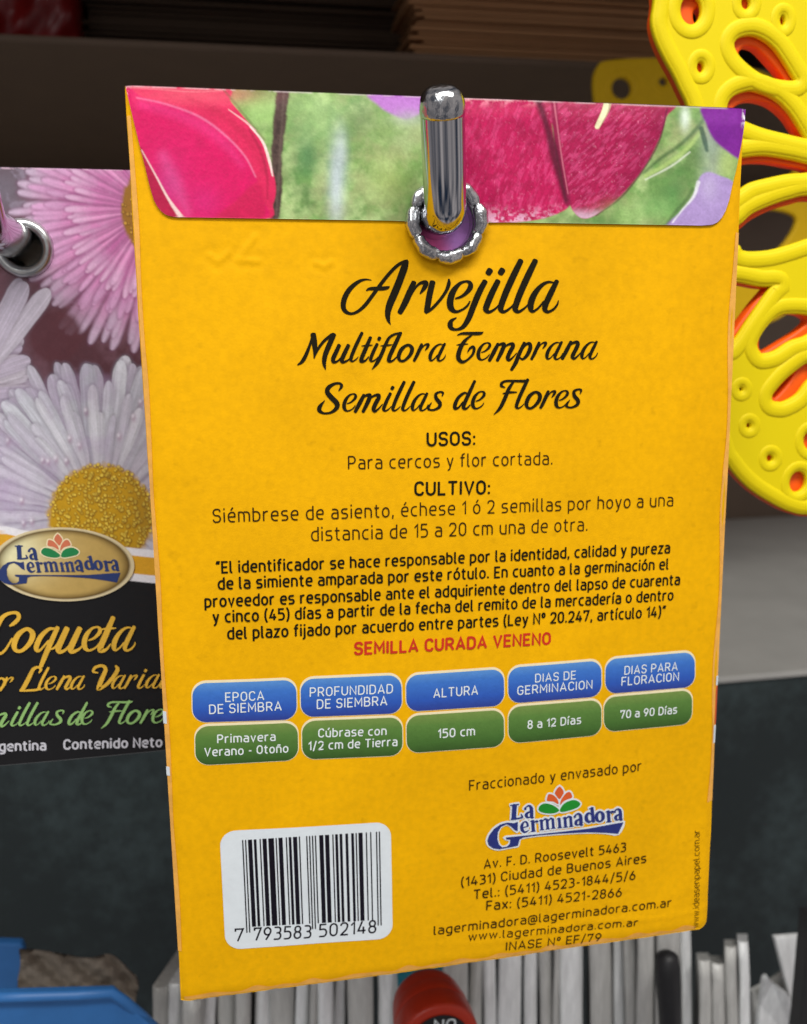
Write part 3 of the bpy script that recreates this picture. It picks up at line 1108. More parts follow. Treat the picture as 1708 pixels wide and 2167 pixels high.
plate('front_plate', [(1290, 131), (1268, 145), (1261, 175), (1268, 230), (1300, 330), (1340, 480), (1420, 620), (1560, 690), (1690, 640), (1760, 470), (1740, 300), (1660, 180), (1540, 135), (1400, 126)],
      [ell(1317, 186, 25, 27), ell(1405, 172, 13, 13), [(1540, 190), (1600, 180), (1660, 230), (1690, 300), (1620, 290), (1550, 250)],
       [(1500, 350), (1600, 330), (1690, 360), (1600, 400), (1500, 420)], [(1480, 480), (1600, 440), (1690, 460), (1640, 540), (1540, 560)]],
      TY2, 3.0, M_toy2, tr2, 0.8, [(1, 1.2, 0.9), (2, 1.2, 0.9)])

# ------------------------------------------------------------------ things at the bottom of the picture
EY = 78.0
ENV = [(323, 356, 2086, 60, 1), (357, 385, 2080, 55, 0), (388, 426, 2110, 40, 2), (429, 457, 2040, 30, 0), (461, 496, 2035, 25, 1), (500, 533, 2030, 20, 1),
       (540, 571, 2010, 40, 0), (574, 624, 2005, 30, 1), (627, 655, 1990, 6, 0), (657, 673, 2010, 5, 2), (674, 705, 1980, 20, 0), (709, 730, 1975, 10, 0),
       (734, 787, 1975, 5, 1), (801, 845, 1965, 4, 0), (848, 886, 1960, 4, 1), (890, 930, 1960, 0, 0), (934, 990, 1950, 0, 1), (994, 1019, 1950, 0, 1), (1022, 1048, 1945, -2, 0),
       (1055, 1103, 1940, 0, 0), (1109, 1136, 1935, 2, 0), (1140, 1167, 1930, 4, 1), (1170, 1182, 1935, 4, 2), (1184, 1233, 1925, -4, 0), (1246, 1292, 1920, 2, 1),
       (1294, 1318, 1915, -8, 0), (1319, 1345, 1915, -8, 2), (1350, 1386, 1910, 4, 1), (1388, 1438, 1930, 4, 2), (1440, 1462, 1905, -8, 0), (1477, 1503, 2030, -18, 1),
       (1505, 1531, 2036, -26, 1), (1534, 1559, 2002, -8, 2), (1561, 1583, 1990, -6, 0)]
special = {0: 'grey-white envelope at the left end of the packed row', len(ENV) - 1: 'grey-white envelope with a bright tip at the right end of the row'}
for i, (xa, xb, yt, lean, tone) in enumerate(ENV):
    dy = random.uniform(-5, 5)
    Yf = EY + dy
    jt = random.uniform(-9, 9)
    fl = at([(xa, yt), (xb, yt + random.uniform(-4, 4)), (xa + jt - lean * 0.12, 2420), (xb + jt - lean * 0.12, 2420)], Yf)
    bk_ = 85 if i < 3 else 14
    bl = at([(xa + (lean if i < 3 else lean * 0.2), yt - bk_), (xb + (lean if i < 3 else lean * 0.2), yt - bk_)], Yf + 26)
    zb = min(fl[2][2], fl[3][2])
    w = (fl[1][0] - fl[0][0])
    mb = MB()
    # the front edge is a slightly bulging strip: a few columns across, several rows down
    nu_, nv_ = 7, 12
    V = []
    for r_ in range(nv_):
        t = r_ / (nv_ - 1)
        for c_ in range(nu_):
            s = c_ / (nu_ - 1)
            top = fl[0] * (1 - s) + fl[1] * s
            bot = fl[2] * (1 - s) + fl[3] * s
            p = top * (1 - t) + bot * t
            bul = 0.9 * math.sin(math.pi * s) + 0.35 * math.sin(6 * s + 7 * t + i * 1.7) * math.sin(math.pi * s)
            wob = 0.35 * math.sin(5 * t + i * 2.3) * math.sin(math.pi * min(1, t * 3))
            V.append((p[0] + wob, p[1] - bul, p[2]))
    base = list(V)
    Fc = [tuple(reversed(f)) for f in grid_faces(nu_, nv_)]
    n0 = len(V)
    V += [tuple(bl[0]), tuple(bl[1])]
    V += [(bl[0][0], bl[0][1], zb), (bl[1][0], bl[1][1], zb)]
    lft = [r_ * nu_ for r_ in range(nv_)]
    rgt = [r_ * nu_ + nu_ - 1 for r_ in range(nv_)]
    Fc.append(tuple(range(nu_)) + (n0 + 1, n0))
    Fc.append(tuple(lft) + (n0 + 2, n0))
    Fc.append(tuple(rgt) + (n0 + 3, n0 + 1))
    Fc.append((n0, n0 + 1, n0 + 3, n0 + 2))
    mb.add(V, Fc)
    lab = special.get(i, 'greyish white envelope standing on edge between the two ends of the packed row')
    o = mb.build('envelope', (M_env, M_env2, M_env2)[tone], loc=((fl[0][0] + fl[1][0]) / 2, Yf, zb), sh=False)
    bm = bmesh.new()
    bm.from_mesh(o.data)
    bmesh.ops.recalc_face_normals(bm, faces=bm.faces)
    for f in bm.faces:
        f.smooth = len(f.verts) == 4
    bm.to_mesh(o.data)
    bm.free()
    tag(o, lab, 'envelope', 'envelopes packed under the yellow packet')

# black rod end and red cap standing in front of the envelopes
mb = MB()
p = at([(1412, 2024), (1412, 2060), (1416, 2120), (1424, 2300)], 62.0)
mb.tube(np.vstack([p[0] + [0, 0, 1.4], p[0] + [0, 0, 1.0], p]), [0.4, 1.7, 2.9, 3.3, 3.0, 2.8], 18)
tag(mb.build('rod', M_blackp, loc=tuple(p[-1])), 'black rounded rod end in front of the envelopes', 'rod')

CY = 40.0
cap = thing('bottle_cap', 'red ridged plastic cap with a black label, lying below the packet', 'cap', tuple(at1(931, 2330, CY)))
c0 = at1(931, 2206, CY - 8)
rad = (at1(1016, 2228, CY - 8)[0] - at1(846, 2228, CY - 8)[0]) / 2
mb = MB()
prof = [(0.02, 0.25), (0.5, 0.2), (0.80, 0.1), (0.90, 0.0), (0.955, 0.1), (0.99, 0.45), (1.0, 1.0), (1.005, 4.6), (0.99, 4.9), (0.978, 5.2), (0.978, 5.6), (0.985, 5.9), (0.985, 6.2),
        (0.97, 8.2), (0.955, 8.5), (0.945, 8.9), (0.94, 9.6), (0.90, 11.4), (0.85, 12.6), (0.77, 13.5), (0.64, 14.2), (0.4, 14.7), (0.02, 14.8)]
V = []
kseg = 72
for r_, h_ in prof:
    for a in range(kseg):
        an = 2 * math.pi * a / kseg
        V.append((c0[0] + rad * r_ * math.cos(an), CY - 8 + h_ * 1.12, c0[2] + rad * r_ * math.sin(an)))
Fc = []
for i in range(len(prof) - 1):
    for a in range(kseg):
        q = (a + 1) % kseg
        Fc.append((i * kseg + a, i * kseg + q, (i + 1) * kseg + q, (i + 1) * kseg + a))
mb.add(V, Fc)
mb.build('cap_shell', M_redcap, cap)
yl = CY - 8.15
LP = FlatPlane(yl)
mb = MB()
V = []
for r_ in np.linspace(0.01, 1, 6):
    for a in range(48):
        an = 2 * math.pi * a / 48
        V.append((c0[0] + rad * 0.74 * r_ * math.cos(an), yl + 0.06 * r_ ** 2, c0[2] + rad * 0.74 * r_ * math.sin(an)))
Fc = []
for i in range(5):
    for a in range(48):
        q = (a + 1) % 48
        Fc.append((i * 48 + a, i * 48 + q, (i + 1) * 48 + q, (i + 1) * 48 + a))
mb.add(V, Fc)
lb = fix_normals(mb.build('label', M_blackp, cap))
mb = MB()
din_line(mb, LP, 'NO', (919, 2178), (962, 2175), 19, 2.0, 0.1)
fix_normals(mb.build('lettering', M_wtext, lb))

# teal wrapper scrap behind the cap
mb = MB()
q = at([(840, 2030), (905, 2022), (940, 2030), (930, 2090), (890, 2120), (862, 2112), (843, 2090)], CY + 16)
nq = len(q)
mb.add(np.vstack([q, q + np.array([0, 1.2, 0])]), [tuple(range(nq)), tuple(range(2 * nq - 1, nq - 1, -1))] + [(i, nq + i, nq + (i + 1) % nq, (i + 1) % nq) for i in range(nq)])
tag(mb.build('wrapper', M_teal, loc=tuple(q[4]), sh=False), 'teal plastic wrapper peeking out behind the red cap', 'wrapper')


def slab(pts, Y, th, m, name, label, cat, bevel=0.3, group=None, dY=None):
    q = at(pts, np.array(dY) + Y if dY is not None else Y)
    n_ = len(q)
    mbx = MB()
    mbx.add(np.vstack([q, q + np.array([0, th, 0])]), [tuple(range(n_)), tuple(range(2 * n_ - 1, n_ - 1, -1))] + [(i, n_ + i, n_ + (i + 1) % n_, (i + 1) % n_) for i in range(n_)])
    ox = mbx.build(name, m, loc=tuple(q.mean(0)), sh=False, bevel=bevel)
    return tag(ox, label, cat, group)


# right: folded envelopes and the black tray edge
slab([(1641, 1986), (1716, 1980), (1716, 2110), (1694, 2176), (1689, 2176)], 92, 2.0, M_env, 'envelope', 'pale wedge-shaped envelope leaning beside the black tray edge', 'envelope', group='envelopes packed under the yellow packet', dY=[0, 4, 4, 0, 0])
slab([(1596, 2200), (1594, 2100), (1630, 2082), (1662, 2060), (1695, 2140), (1695, 2230)], 97, 2.0, M_env2, 'envelope', 'crumpled grey envelope lying under the pale wedge-shaped one', 'envelope', group='envelopes packed under the yellow packet', dY=[0, -3, 2, 5, -2, 0])
slab([(1618, 2074), (1626, 2068), (1636, 2082), (1668, 2105), (1692, 2150), (1692, 2220), (1600, 2220), (1610, 2130)], 91, 2.0, M_env, 'envelope', 'creased grey-white envelope with a bright corner at the lower right', 'envelope', group='envelopes packed under the yellow packet', dY=[-2, -3, 0, -2, 0, 0, 0, 2])
slab([(1714, 1940), (1760, 1940), (1760, 2240), (1684, 2240), (1694, 2160)], 70, 5.0, M_blackp, 'tray', 'black tray edge at the lower right of the envelopes', 'tray')

# left: blue bin and the paper scrap in it
bin_ = thing('storage_bin', 'blue plastic bin with a bright rim at the lower left', 'bin', tuple(at1(120, 2260, 60)))
mb = MB()
fr = at([(-60, 2110), (238, 2102), (330, 2180), (360, 2300), (-60, 2300)], 58.0)
n_ = len(fr)
bk = fr + np.array([0, 3.0, 0])
mb.add(np.vstack([fr, bk]), [tuple(range(n_)), tuple(range(2 * n_ - 1, n_ - 1, -1))] + [(i, n_ + i, n_ + (i + 1) % n_, (i + 1) % n_) for i in range(n_)])
mb.build('front_wall', M_blueplastic, bin_, sh=False, bevel=0.5)
mb = MB()
rimp = at([(-60, 2112), (60, 2109), (160, 2106), (236, 2101), (262, 2118), (300, 2150), (334, 2182)], [57.5, 57.5, 57.5, 57.5, 58, 60, 62])
mb.tube(rimp, 1.25, 12)
mb.build('rim', M_blueplastic, bin_)
mb = MB()
fr = at([(-60, 1994), (46, 1997), (52, 2012), (50, 2110), (-60, 2112)], 100.0)
mb.add(np.vstack([fr, fr + np.array([0, 3.0, 0])]), [tuple(range(5)), tuple(range(9, 4, -1))] + [(i, 5 + i, 5 + (i + 1) % 5, (i + 1) % 5) for i in range(5)])
mb.build('back_wall', M_blueplastic, bin_, sh=False, bevel=0.8)
# crumpled paper in the bin
NU, NV = 26, 16
V = []
for j in range(NV):
    for i in range(NU):
        s, t = i / (NU - 1), j / (NV - 1)
        xx = 40 + s * 250
        ytop = 2012 + 12 * s + 48 * s * s - (26 * math.exp(-((s - 0.78) / 0.14) ** 2) if s < 0.97 else 0)
        yb = 2145 + 20 * s
        yy = ytop * (1 - t) + yb * t
        Yd = 84 - 14 * t + 3.0 * math.sin(7 * s + 3 * t) + 1.6 * math.sin(19 * s - 13 * t) + 1.0 * math.sin(31 * s + 23 * t)
        V.append(at1(xx + 3 * math.sin(9 * t), yy, Yd))
V = np.array(V)
N_ = len(V)
g = grid_faces(NU, NV)
Vb = V + np.array([0, 1.0, 0])
rim = [i for i in range(NU)] + [j * NU + NU - 1 for j in range(1, NV)] + [(NV - 1) * NU + i for i in range(NU - 2, -1, -1)] + [j * NU for j in range(NV - 2, 0, -1)]
fcs = [tuple(f) for f in g] + [tuple(N_ + q for q in reversed(f)) for f in g] + [(rim[q], rim[(q + 1) % len(rim)], N_ + rim[(q + 1) % len(rim)], N_ + rim[q]) for q in range(len(rim))]
tag(build('paper_bag', np.vstack([V, Vb]), fcs, M_bag, loc=tuple(V[N_ // 2])), 'crumpled grey-brown paper bag lying in the blue bin', 'paper bag')


# ------------------------------------------------------------------ display hooks
def hook(name, path, R, label, tipR=None):
    q = smooth(path, False, 8)
    n_ = len(q)
    t = thing(name, label, 'display hook', tuple(q[0]))
    d = q[-1] - q[-2]
    d = d / np.linalg.norm(d)
    mbx = MB()
    mbx.tube(q, R, 40)
    mbx.build('rod', M_chrome, t)
    mbx = MB()
    P, RR = [], []
    for a in np.linspace(0, math.pi / 2, 12):
        P.append(q[-1] + d * (0.02 + R * 0.95 * math.sin(a)))
        RR.append(max(0.05, (R * 1.03) * math.cos(a) ** 0.62))
    P = [q[-1] - d * 0.9, q[-1] - d * 0.5] + P
    RR = [R * 1.0, R * 1.03] + RR
    mbx.tube(np.array(P), RR, 40)
    mbx.build('rod_end', M_tip, t)
    mbx = MB()
    mbx.box((q[0][0] - 14, BACK - 2.5, q[0][2] - 18), (q[0][0] + 14, BACK - 0.2, q[0][2] + 18))
    mbx.build('base_plate', M_shelf, t, sh=False, bevel=0.5)
    return t


R_ = 3.12
hc = at1(929, 460, 0.0)
el = np.array([hc[0], -4.2, hc[2]])
tip = at_z((936, 229), 129.5)
rise = (tip - el) / np.linalg.norm(tip - el)
p_el = [np.array([hc[0], BACK - 2, hc[2]]), np.array([hc[0], 200, hc[2]]), np.array([hc[0], 40, hc[2]]), np.array([hc[0], 8, hc[2]]), np.array([hc[0], 1.0, hc[2]]),
        el + np.array([0, 1.6, 0.15]), el + np.array([0, 0.2, 0.8]), el + rise * 1.9 + np.array([0, 0.1, 0.3]), el + rise * 5, el + rise * 10, tip]
hook('display_hook', p_el, R_, 'chrome display hook with upturned tip through the yellow packet eyelet')
LYp = 25.0                                      # depth of the daisy packet
hl = at1(36, 512, LYp)
el2 = np.array([hl[0], LYp - 20, hl[2]])
hook('display_hook', [np.array([hl[0], BACK - 2, hl[2]]), np.array([hl[0], 200, hl[2]]), np.array([hl[0], 60, hl[2]]), np.array([hl[0], LYp, hl[2]]),
                      np.array([hl[0], LYp - 12, hl[2]]), el2, el2 + np.array([0, -3.0, 1.2]), el2 + np.array([0, -7, 6.5]), el2 + np.array([0, -12, 14])], R_ * 0.95,
     'chrome display hook through the eyelet of the daisy packet')


# ------------------------------------------------------------------ main packet
pk = thing('seed_packet', 'yellow paper seed packet, back side with printed text, hanging on the chrome hook', 'seed packet', (PW / 2, 0.5, -PH))
HR = 4.55
us = np.linspace(0, PW, 272)
vs = np.linspace(0, PH, 411)
UU, VV = np.meshgrid(us, vs)
u, v = UU.ravel(), VV.ravel()
# worn outline: the lower corner is rounded and the bottom edge is a little uneven
edge = 0.30 * (fbm(u, u * 0.0, 6.0, 5) - 0.5) + 0.25 * (fbm(u, u * 0.0, 1.4, 6, 2) - 0.5)
v2 = v - (v / PH) ** 30 * (0.25 + edge * 0.6 + 1.0 * np.clip((u - 93.2) / 1.8, 0, 1) ** 2)
u2 = u + 0.45 * (fbm(v, v * 0.0, 22.0, 12, 3) - 0.5) * np.where(u < 0.2, 1, 0) + 0.5 * (fbm(v, v * 0.0, 18.0, 13, 3) - 0.5) * np.where(u > PW - 0.2, 1, 0)
Vf = np.stack([u2, -surf(u2, v2), -v2], axis=1)
Fg = [f for f in grid_faces(272, 411)]
cen = np.array([[u2[f[0]] + u2[f[2]], v2[f[0]] + v2[f[2]]] for f in Fg]) / 2
keep = np.hypot(cen[:, 0] - EYE_U, cen[:, 1] - EYE_V) > HR
Fg = [f for f, k_ in zip(Fg, keep) if k_]
nf = len(Vf)
rim = [i for i in range(272)] + [j * 272 + 271 for j in range(1, 411)] + [410 * 272 + i for i in range(270, -1, -1)] + [j * 272 for j in range(409, 0, -1)]
ub = np.linspace(0, PW, 60)
vb = np.linspace(0, PH, 90)
UB, VB = np.meshgrid(ub, vb)
ub, vb = UB.ravel(), VB.ravel()
Vb = np.stack([ub, 1.9 + 1.6 * np.sin(np.pi * ub / PW) ** 0.7 * sm(18, 70, vb) * (1 - sm(110, 143, vb)), -vb], axis=1)
Fb = grid_faces(60, 90)
cb = np.array([[ub[f[0]] + ub[f[2]], vb[f[0]] + vb[f[2]]] for f in Fb]) / 2
Fb = [tuple(reversed(f)) for f, k_ in zip(Fb, np.hypot(cb[:, 0] - EYE_U, cb[:, 1] - EYE_V) > HR + 1.0) if k_]
Vr = Vf[rim].copy()
Vr[:, 1] = 1.9
allV = np.vstack([Vf, Vr, Vb])
Fall = list(Fg)
nr = len(rim)
for q in range(nr):
    a, c = rim[q], rim[(q + 1) % nr]
    Fall.append((c, a, nf + q, nf + (q + 1) % nr))
Fall += [tuple(nf + nr + i for i in f) for f in Fb]
body = build('envelope_body', allV, Fall, M_yellow, pk)

# side folds: paler strips along both edges
PPl = PaperPlane()


def strip(name, pts_in, pts_out, m, parent, off=0.06):
    a = smooth(pts_in, False, 8)
    c = smooth(pts_out, False, 8)
    uva, uvb = np.array(a), np.array(c)
    n_ = len(uva)
    V = np.vstack([on_paper(uva, off), on_paper(uvb, off)])
    Fc = [(i, i + 1, n_ + i + 1, n_ + i) for i in range(n_ - 1)]
    return fix_normals(build(name, V, Fc, m, parent))


strip('side_fold', [(94.25 - 0.7 * math.sin(i * 0.7) ** 2, v_) for i, v_ in enumerate(np.linspace(19, 118, 16))], [(94.98, v_) for v_ in np.linspace(19, 118, 16)], M_seam, body, 0.09)
strip('side_fold', [(0.55 + 0.25 * math.sin(i * 0.9) ** 2, v_) for i, v_ in enumerate(np.linspace(4, 134, 18))], [(0.03, v_) for v_ in np.linspace(4, 134, 18)], M_seam, body, 0.09)
strip('bottom_fold', [(u_, 142.35 + 0.5 * math.sin(u_ * 1.1) * math.sin(u_ * 0.37)) for u_ in np.linspace(0.6, 92.6, 40)], [(u_, 143.05) for u_ in np.linspace(0.6, 92.6, 40)], M_seam, body, 0.045)
# bits of the front print wrapping round the edges
mb = MB()
for p0, p1, wpx in (((1524, 1428), (1523, 1448), 7), ((1519, 1532), (1517, 1570), 7), ((346, 1504), (347, 1530), 6), ((351, 1621), (353, 1640), 5)):
    q = uv_of([p0, p1])
    q[:, 0] = np.clip(q[:, 0], 0.2, PW - 0.25)
    V, Fc = ribbon(q, 0.55, cap=False)
    mb = MB()
    mb.add(on_paper(V, 0.13), Fc)
    fix_normals(mb.build('edge_mark', M_white, body))
mb = MB()
q = uv_of([(1523, 1450), (1519, 1530)])
q[:, 0] = np.clip(q[:, 0], 0, PW - 0.2)
V, Fc = ribbon(smooth(q, False, 8), 0.4, cap=False)
mb.add(on_paper(V, 0.12), Fc)
fix_normals(mb.build('edge_mark', M_orange, body))

# --- flap with a printed flower picture
lft = uv_of([(266, 183), (270, 202), (283, 256), (296, 309), (307, 352), (317, 394), (326, 424), (333, 437), (341, 447), (350, 454), (360, 458), (374, 460)])
rgt = uv_of([(1578, 232), (1574, 262), (1566, 310), (1556, 360), (1548, 391), (1541, 424), (1534, 445), (1526, 460), (1517, 470), (1508, 475), (1496, 477), (1484, 477.5)])
bl_, br_ = lft[-1], rgt[-1]
nu_, nv_ = 640, 132
tt = np.concatenate([np.linspace(0, 0.86, 104, endpoint=False), np.linspace(0.86, 1.0, 28)])
vL = lft[:, 1]
FLV = []
for t in tt:
    yl_ = t * bl_[1]
    yr_ = t * br_[1]
    xl = np.interp(yl_, lft[:, 1], lft[:, 0])
    xr = np.interp(yr_, rgt[:, 1], rgt[:, 0])
    s = np.linspace(0, 1, nu_)
    FLV.append(np.stack([xl + (xr - xl) * s, yl_ + (yr_ - yl_) * s], axis=1))
fuv = np.concatenate(FLV)
FO = 0.30
fo = FO - 0.26 * (1 - sm(0, 3.0, fuv[:, 1]))
V3 = np.stack([fuv[:, 0], -(surf(fuv[:, 0], fuv[:, 1], False) + fo), -fuv[:, 1]], axis=1)
pxf = proj(V3)
pt = Paint(pxf, (150, 186, 104))
x, y = pt.x, pt.y
n1 = fbm(x, y, 70, 1)
n2 = fbm(x, y, 34, 5)
n3 = fbm(x, y, 9, 9, 3)
pt.put(sm(0.35, 0.75, fbm(x, y, 18, 11)) * 0.4, (124, 176, 92))
pt.put(sm(0.28, 0.74, n1), (112, 156, 84))
pt.put(sm(0.34, 0.80, n2) * 0.8, (196, 220, 150))
pt.put(sm(0.40, 0.80, fbm(x, y, 46, 23)) * 0.7, (96, 128, 72))
pt.put(sm(0.42, 0.82, fbm(x, y, 40, 31)) * 0.6, (168, 172, 120))
pt.blob(670, 250, 60, 60, (176, 214, 140), 0.6)
pt.blob(650, 330, 26, 50, (70, 128, 78), 0.7)
pt.blob(560, 240, 40, 30, (168, 210, 124), 0.8)
pt.blob(770, 250, 40, 45, (120, 140, 98), 0.6)
pt.blob(820, 380, 50, 60, (176, 196, 112), 0.6)
pt.blob(860, 290, 50, 30, (150, 168, 120), 0.5)
pt.blob(712, 390, 17, 85, (206, 218, 226), 0.85)
pt.blob(722, 320, 13, 45, (206, 218, 226), 0.6)
# stem
wob = 3 * (fbm(x, y, 12, 41) - 0.5)
d, t_ = seg_d(x + wob * 2, y, [(599, 190), (592, 260), (584, 330), (588, 400), (580, 470)])
pt.put(1 - sm(8, 15, d - 2 * np.cos(t_ * 3)), (86, 66, 60))
pt.put((1 - sm(2, 9, np.abs(d - 1))) * 0.6 * sm(0.4, 0.6, fbm(x, y, 10, 44)), (52, 36, 34))
pt.put((1 - sm(0, 5, np.abs(x - 601 + (y - 190) * 0.06))) * 0.3, (130, 112, 100))
# tulip on the left
tul = [(258, 176), (472, 184), (488, 214), (520, 252), (553, 296), (576, 358), (584, 398), (578, 432), (556, 466), (330, 470), (280, 330)]
pt.poly(tul, (226, 36, 92), 2)
pt.blob(420, 200, 110, 22, (228, 78, 104), 0.75)
pt.poly([(262, 186), (300, 205), (360, 222), (425, 248), (478, 286), (520, 332), (542, 376), (556, 420), (552, 466), (330, 470), (290, 330)], (222, 10, 98), 3)
pt.blob(370, 330, 80, 60, (218, 12, 100), 0.8)
pt.blob(350, 400, 40, 55, (206, 52, 132), 0.75)
pt.blob(430, 430, 40, 40, (214, 36, 124), 0.6)
pt.poly([(455, 466), (500, 424), (545, 384), (560, 420), (552, 466)], (206, 26, 80), 5, 0.75)
pt.poly([(296, 312), (318, 352), (344, 396), (370, 440), (392, 470), (320, 470), (300, 400)], (180, 18, 66), 3, 0.95)
pt.line([(290, 207), (350, 220), (420, 246), (474, 284), (518, 330), (541, 374)], [2, 3, 4, 4, 3, 2], (242, 140, 180), 3.0, 0.75)
pt.line([(300, 222), (370, 240), (430, 268), (478, 306), (512, 350)], [16, 22, 24, 20, 10], (240, 60, 140), 12, 0.45)
pt.line([(400, 210), (450, 232), (500, 268), (536, 310), (556, 360)], [10, 14, 16, 14, 8], (196, 26, 74), 8, 0.5)
pt.line([(345, 330), (372, 390), (396, 450)], [20, 26, 16], (222, 92, 160), 14, 0.4)
pt.line([(484, 232), (520, 258), (540, 276)], [2, 4, 5], (250, 200, 200), 1.5, 0.8)
pt.line([(530, 268), (556, 300), (570, 340), (577, 372)], [3, 5, 6, 3], (255, 232, 226), 1.5, 0.95)
pt.line([(528, 275), (552, 320), (565, 372), (566, 420)], [5, 7, 6, 3], (160, 20, 60), 3, 0.6)
pt.line([(300, 318), (330, 372), (356, 420), (382, 458)], [2, 3, 5, 10], (250, 220, 214), 1.8, 0.9)
pt.line([(266, 184), (330, 188), (400, 194), (470, 192)], [5, 4, 3, 3], (240, 140, 150), 2, 0.5)
pt.line([(470, 186), (492, 212), (524, 252), (560, 296)], [3, 6, 5, 4], (110, 90, 60), 2.5, 0.5)
# violet at the top middle
pt.poly([(782, 196), (800, 222), (826, 240), (860, 252), (890, 240), (906, 226), (910, 196)], (190, 122, 206), 5)
pt.blob(865, 250, 34, 16, (190, 196, 190), 0.6)
# magenta petals on the right
tex = fbm(x * 1.0 + y * 0.35, y * 0.35, 7, 51, 3)
tex2 = fbm(x * 0.8 + y * 0.9, y * 0.25 - x * 0.25, 6, 57, 3)
pet1 = [(960, 196), (1170, 206), (1168, 260), (1178, 330), (1192, 400), (1204, 426), (1196, 444), (1150, 462), (1090, 470), (1040, 470), (1000, 452), (960, 430)]
m1 = poly_mask(x, y, pet1, 2.5)
pt.put(m1, (196, 20, 88))
pt.put(m1 * sm(0.45, 0.65, tex) * 0.55, (226, 70, 130))
pt.put(m1 * sm(0.52, 0.7, fbm(x, y, 22, 61)) * 0.6, (168, 14, 72))
pt.put(m1 * sm(0.72, 0.86, fbm(x, y, 5, 64, 2)) * 0.2, (244, 150, 186))
pt.put(m1 * sm(0.46, 0.62, fbm(x * 1.4 + y * 0.5, y * 0.25, 4, 65, 2)) * 0.35, (160, 10, 66))
pt.put(m1 * sm(425, 474, y) * sm(0.40, 0.72, fbm(x, y, 7, 66, 3)) * 0.9, (236, 190, 216))
pt.put(m1 * (1 - sm(206, 232, y)) * sm(0.4, 0.6, fbm(x, y, 14, 67)) * 0.7, (244, 170, 182))
pet2 = [(1166, 206), (1414, 214), (1410, 248), (1394, 296), (1362, 356), (1314, 414), (1266, 452), (1236, 462), (1216, 450), (1202, 420), (1186, 340), (1176, 280)]
m2 = poly_mask(x, y, pet2, 2.0)
pt.put(m2, (176, 20, 80))
pt.put(m2 * sm(0.45, 0.62, tex2) * 0.6, (216, 76, 130))
pt.put(m2 * sm(1300, 1420, x + (y - 300) * 0.4) * 0.6, (140, 20, 70))
pt.put(m2 * sm(0.74, 0.88, fbm(x, y, 5, 74, 2)) * 0.25, (244, 170, 196))
pt.put(m2 * sm(0.46, 0.62, fbm(x * 1.2 + y * 1.1, y * 0.25 - x * 0.2, 4, 75, 2)) * 0.4, (132, 10, 56))
pt.put(m2 * sm(434, 462, y + 6 * (n3 - 0.5)) * 0.8, (226, 196, 220))
pt.put(m2 * (1 - sm(210, 240, y)) * 0.3, (214, 110, 130))
pt.line([(1172, 206), (1176, 262), (1182, 320), (1192, 370), (1202, 430)], [14, 14, 14, 14, 14], (150, 20, 72), 3, 1.0)
pt.line([(1140, 214), (1156, 262), (1172, 320), (1184, 370), (1198, 424)], [14, 14, 20, 16, 8], (78, 12, 40), 6, 0.85)
pt.line([(1172, 210), (1180, 270), (1190, 340), (1202, 410)], [4, 3, 3, 2], (226, 130, 150), 1.5, 0.6)
pt.line([(1412, 230), (1396, 296), (1362, 358), (1314, 418), (1262, 456)], [3, 4, 4, 4, 3], (96, 14, 54), 2, 0.8)
pt.line([(1288, 200), (1282, 232), (1264, 268)], [18, 15, 10], (240, 236, 190), 1.5)
pt.line([(1292, 205), (1288, 234), (1274, 262)], [3, 3, 2], (150, 110, 90), 1.5, 0.7)
# leaves and violets at the far right
pt.blob(1330, 450, 50, 22, (150, 190, 110), 0.7)
pt.blob(1430, 400, 30, 40, (86, 140, 74), 0.8)
pt.blob(1400, 440, 40, 26, (128, 186, 104), 0.7)
pt.line([(1362, 366), (1400, 334), (1440, 306), (1478, 268), (1496, 240)], [4, 8, 9, 8, 6], (74, 106, 60), 4, 0.8)
pt.line([(1366, 372), (1410, 348), (1452, 316), (1484, 278)], [8, 8, 9, 8], (176, 206, 120), 3, 0.85)
pt.line([(1366, 380), (1420, 352), (1460, 322)], [3, 4, 3], (226, 234, 212), 2, 0.8)
pt.blob(1450, 250, 10, 26, (226, 240, 224), 0.9)
pt.blob(1504, 300, 22, 55, (178, 196, 178), 0.7)
pt.blob(1512, 340, 14, 30, (140, 150, 140), 0.6)
pt.line([(1484, 272), (1492, 300), (1496, 318)], [10, 11, 7], (52, 86, 72), 3, 0.8)
pt.blob(1545, 350, 24, 28, (168, 190, 112), 0.85)
pt.poly([(1488, 222), (1590, 228), (1580, 310), (1566, 336), (1536, 318), (1510, 294), (1494, 262)], (130, 36, 152), 4)
pt.blob(1530, 285, 24, 22, (112, 22, 140), 0.5)
pt.poly([(1416, 482), (1436, 452), (1458, 428), (1472, 404), (1482, 374), (1500, 364), (1524, 372), (1550, 384), (1570, 420), (1556, 486)], (178, 152, 208), 3)
pt.blob(1500, 395, 18, 30, (204, 190, 226), 0.6)
pt.line([(1424, 470), (1446, 442), (1468, 416), (1478, 386)], [3, 3, 6, 8], (246, 246, 250), 2.5, 0.8)
pt.line([(1408, 480), (1430, 448), (1452, 424), (1466, 400)], [6, 8, 8, 6], (66, 92, 58), 4, 0.6)
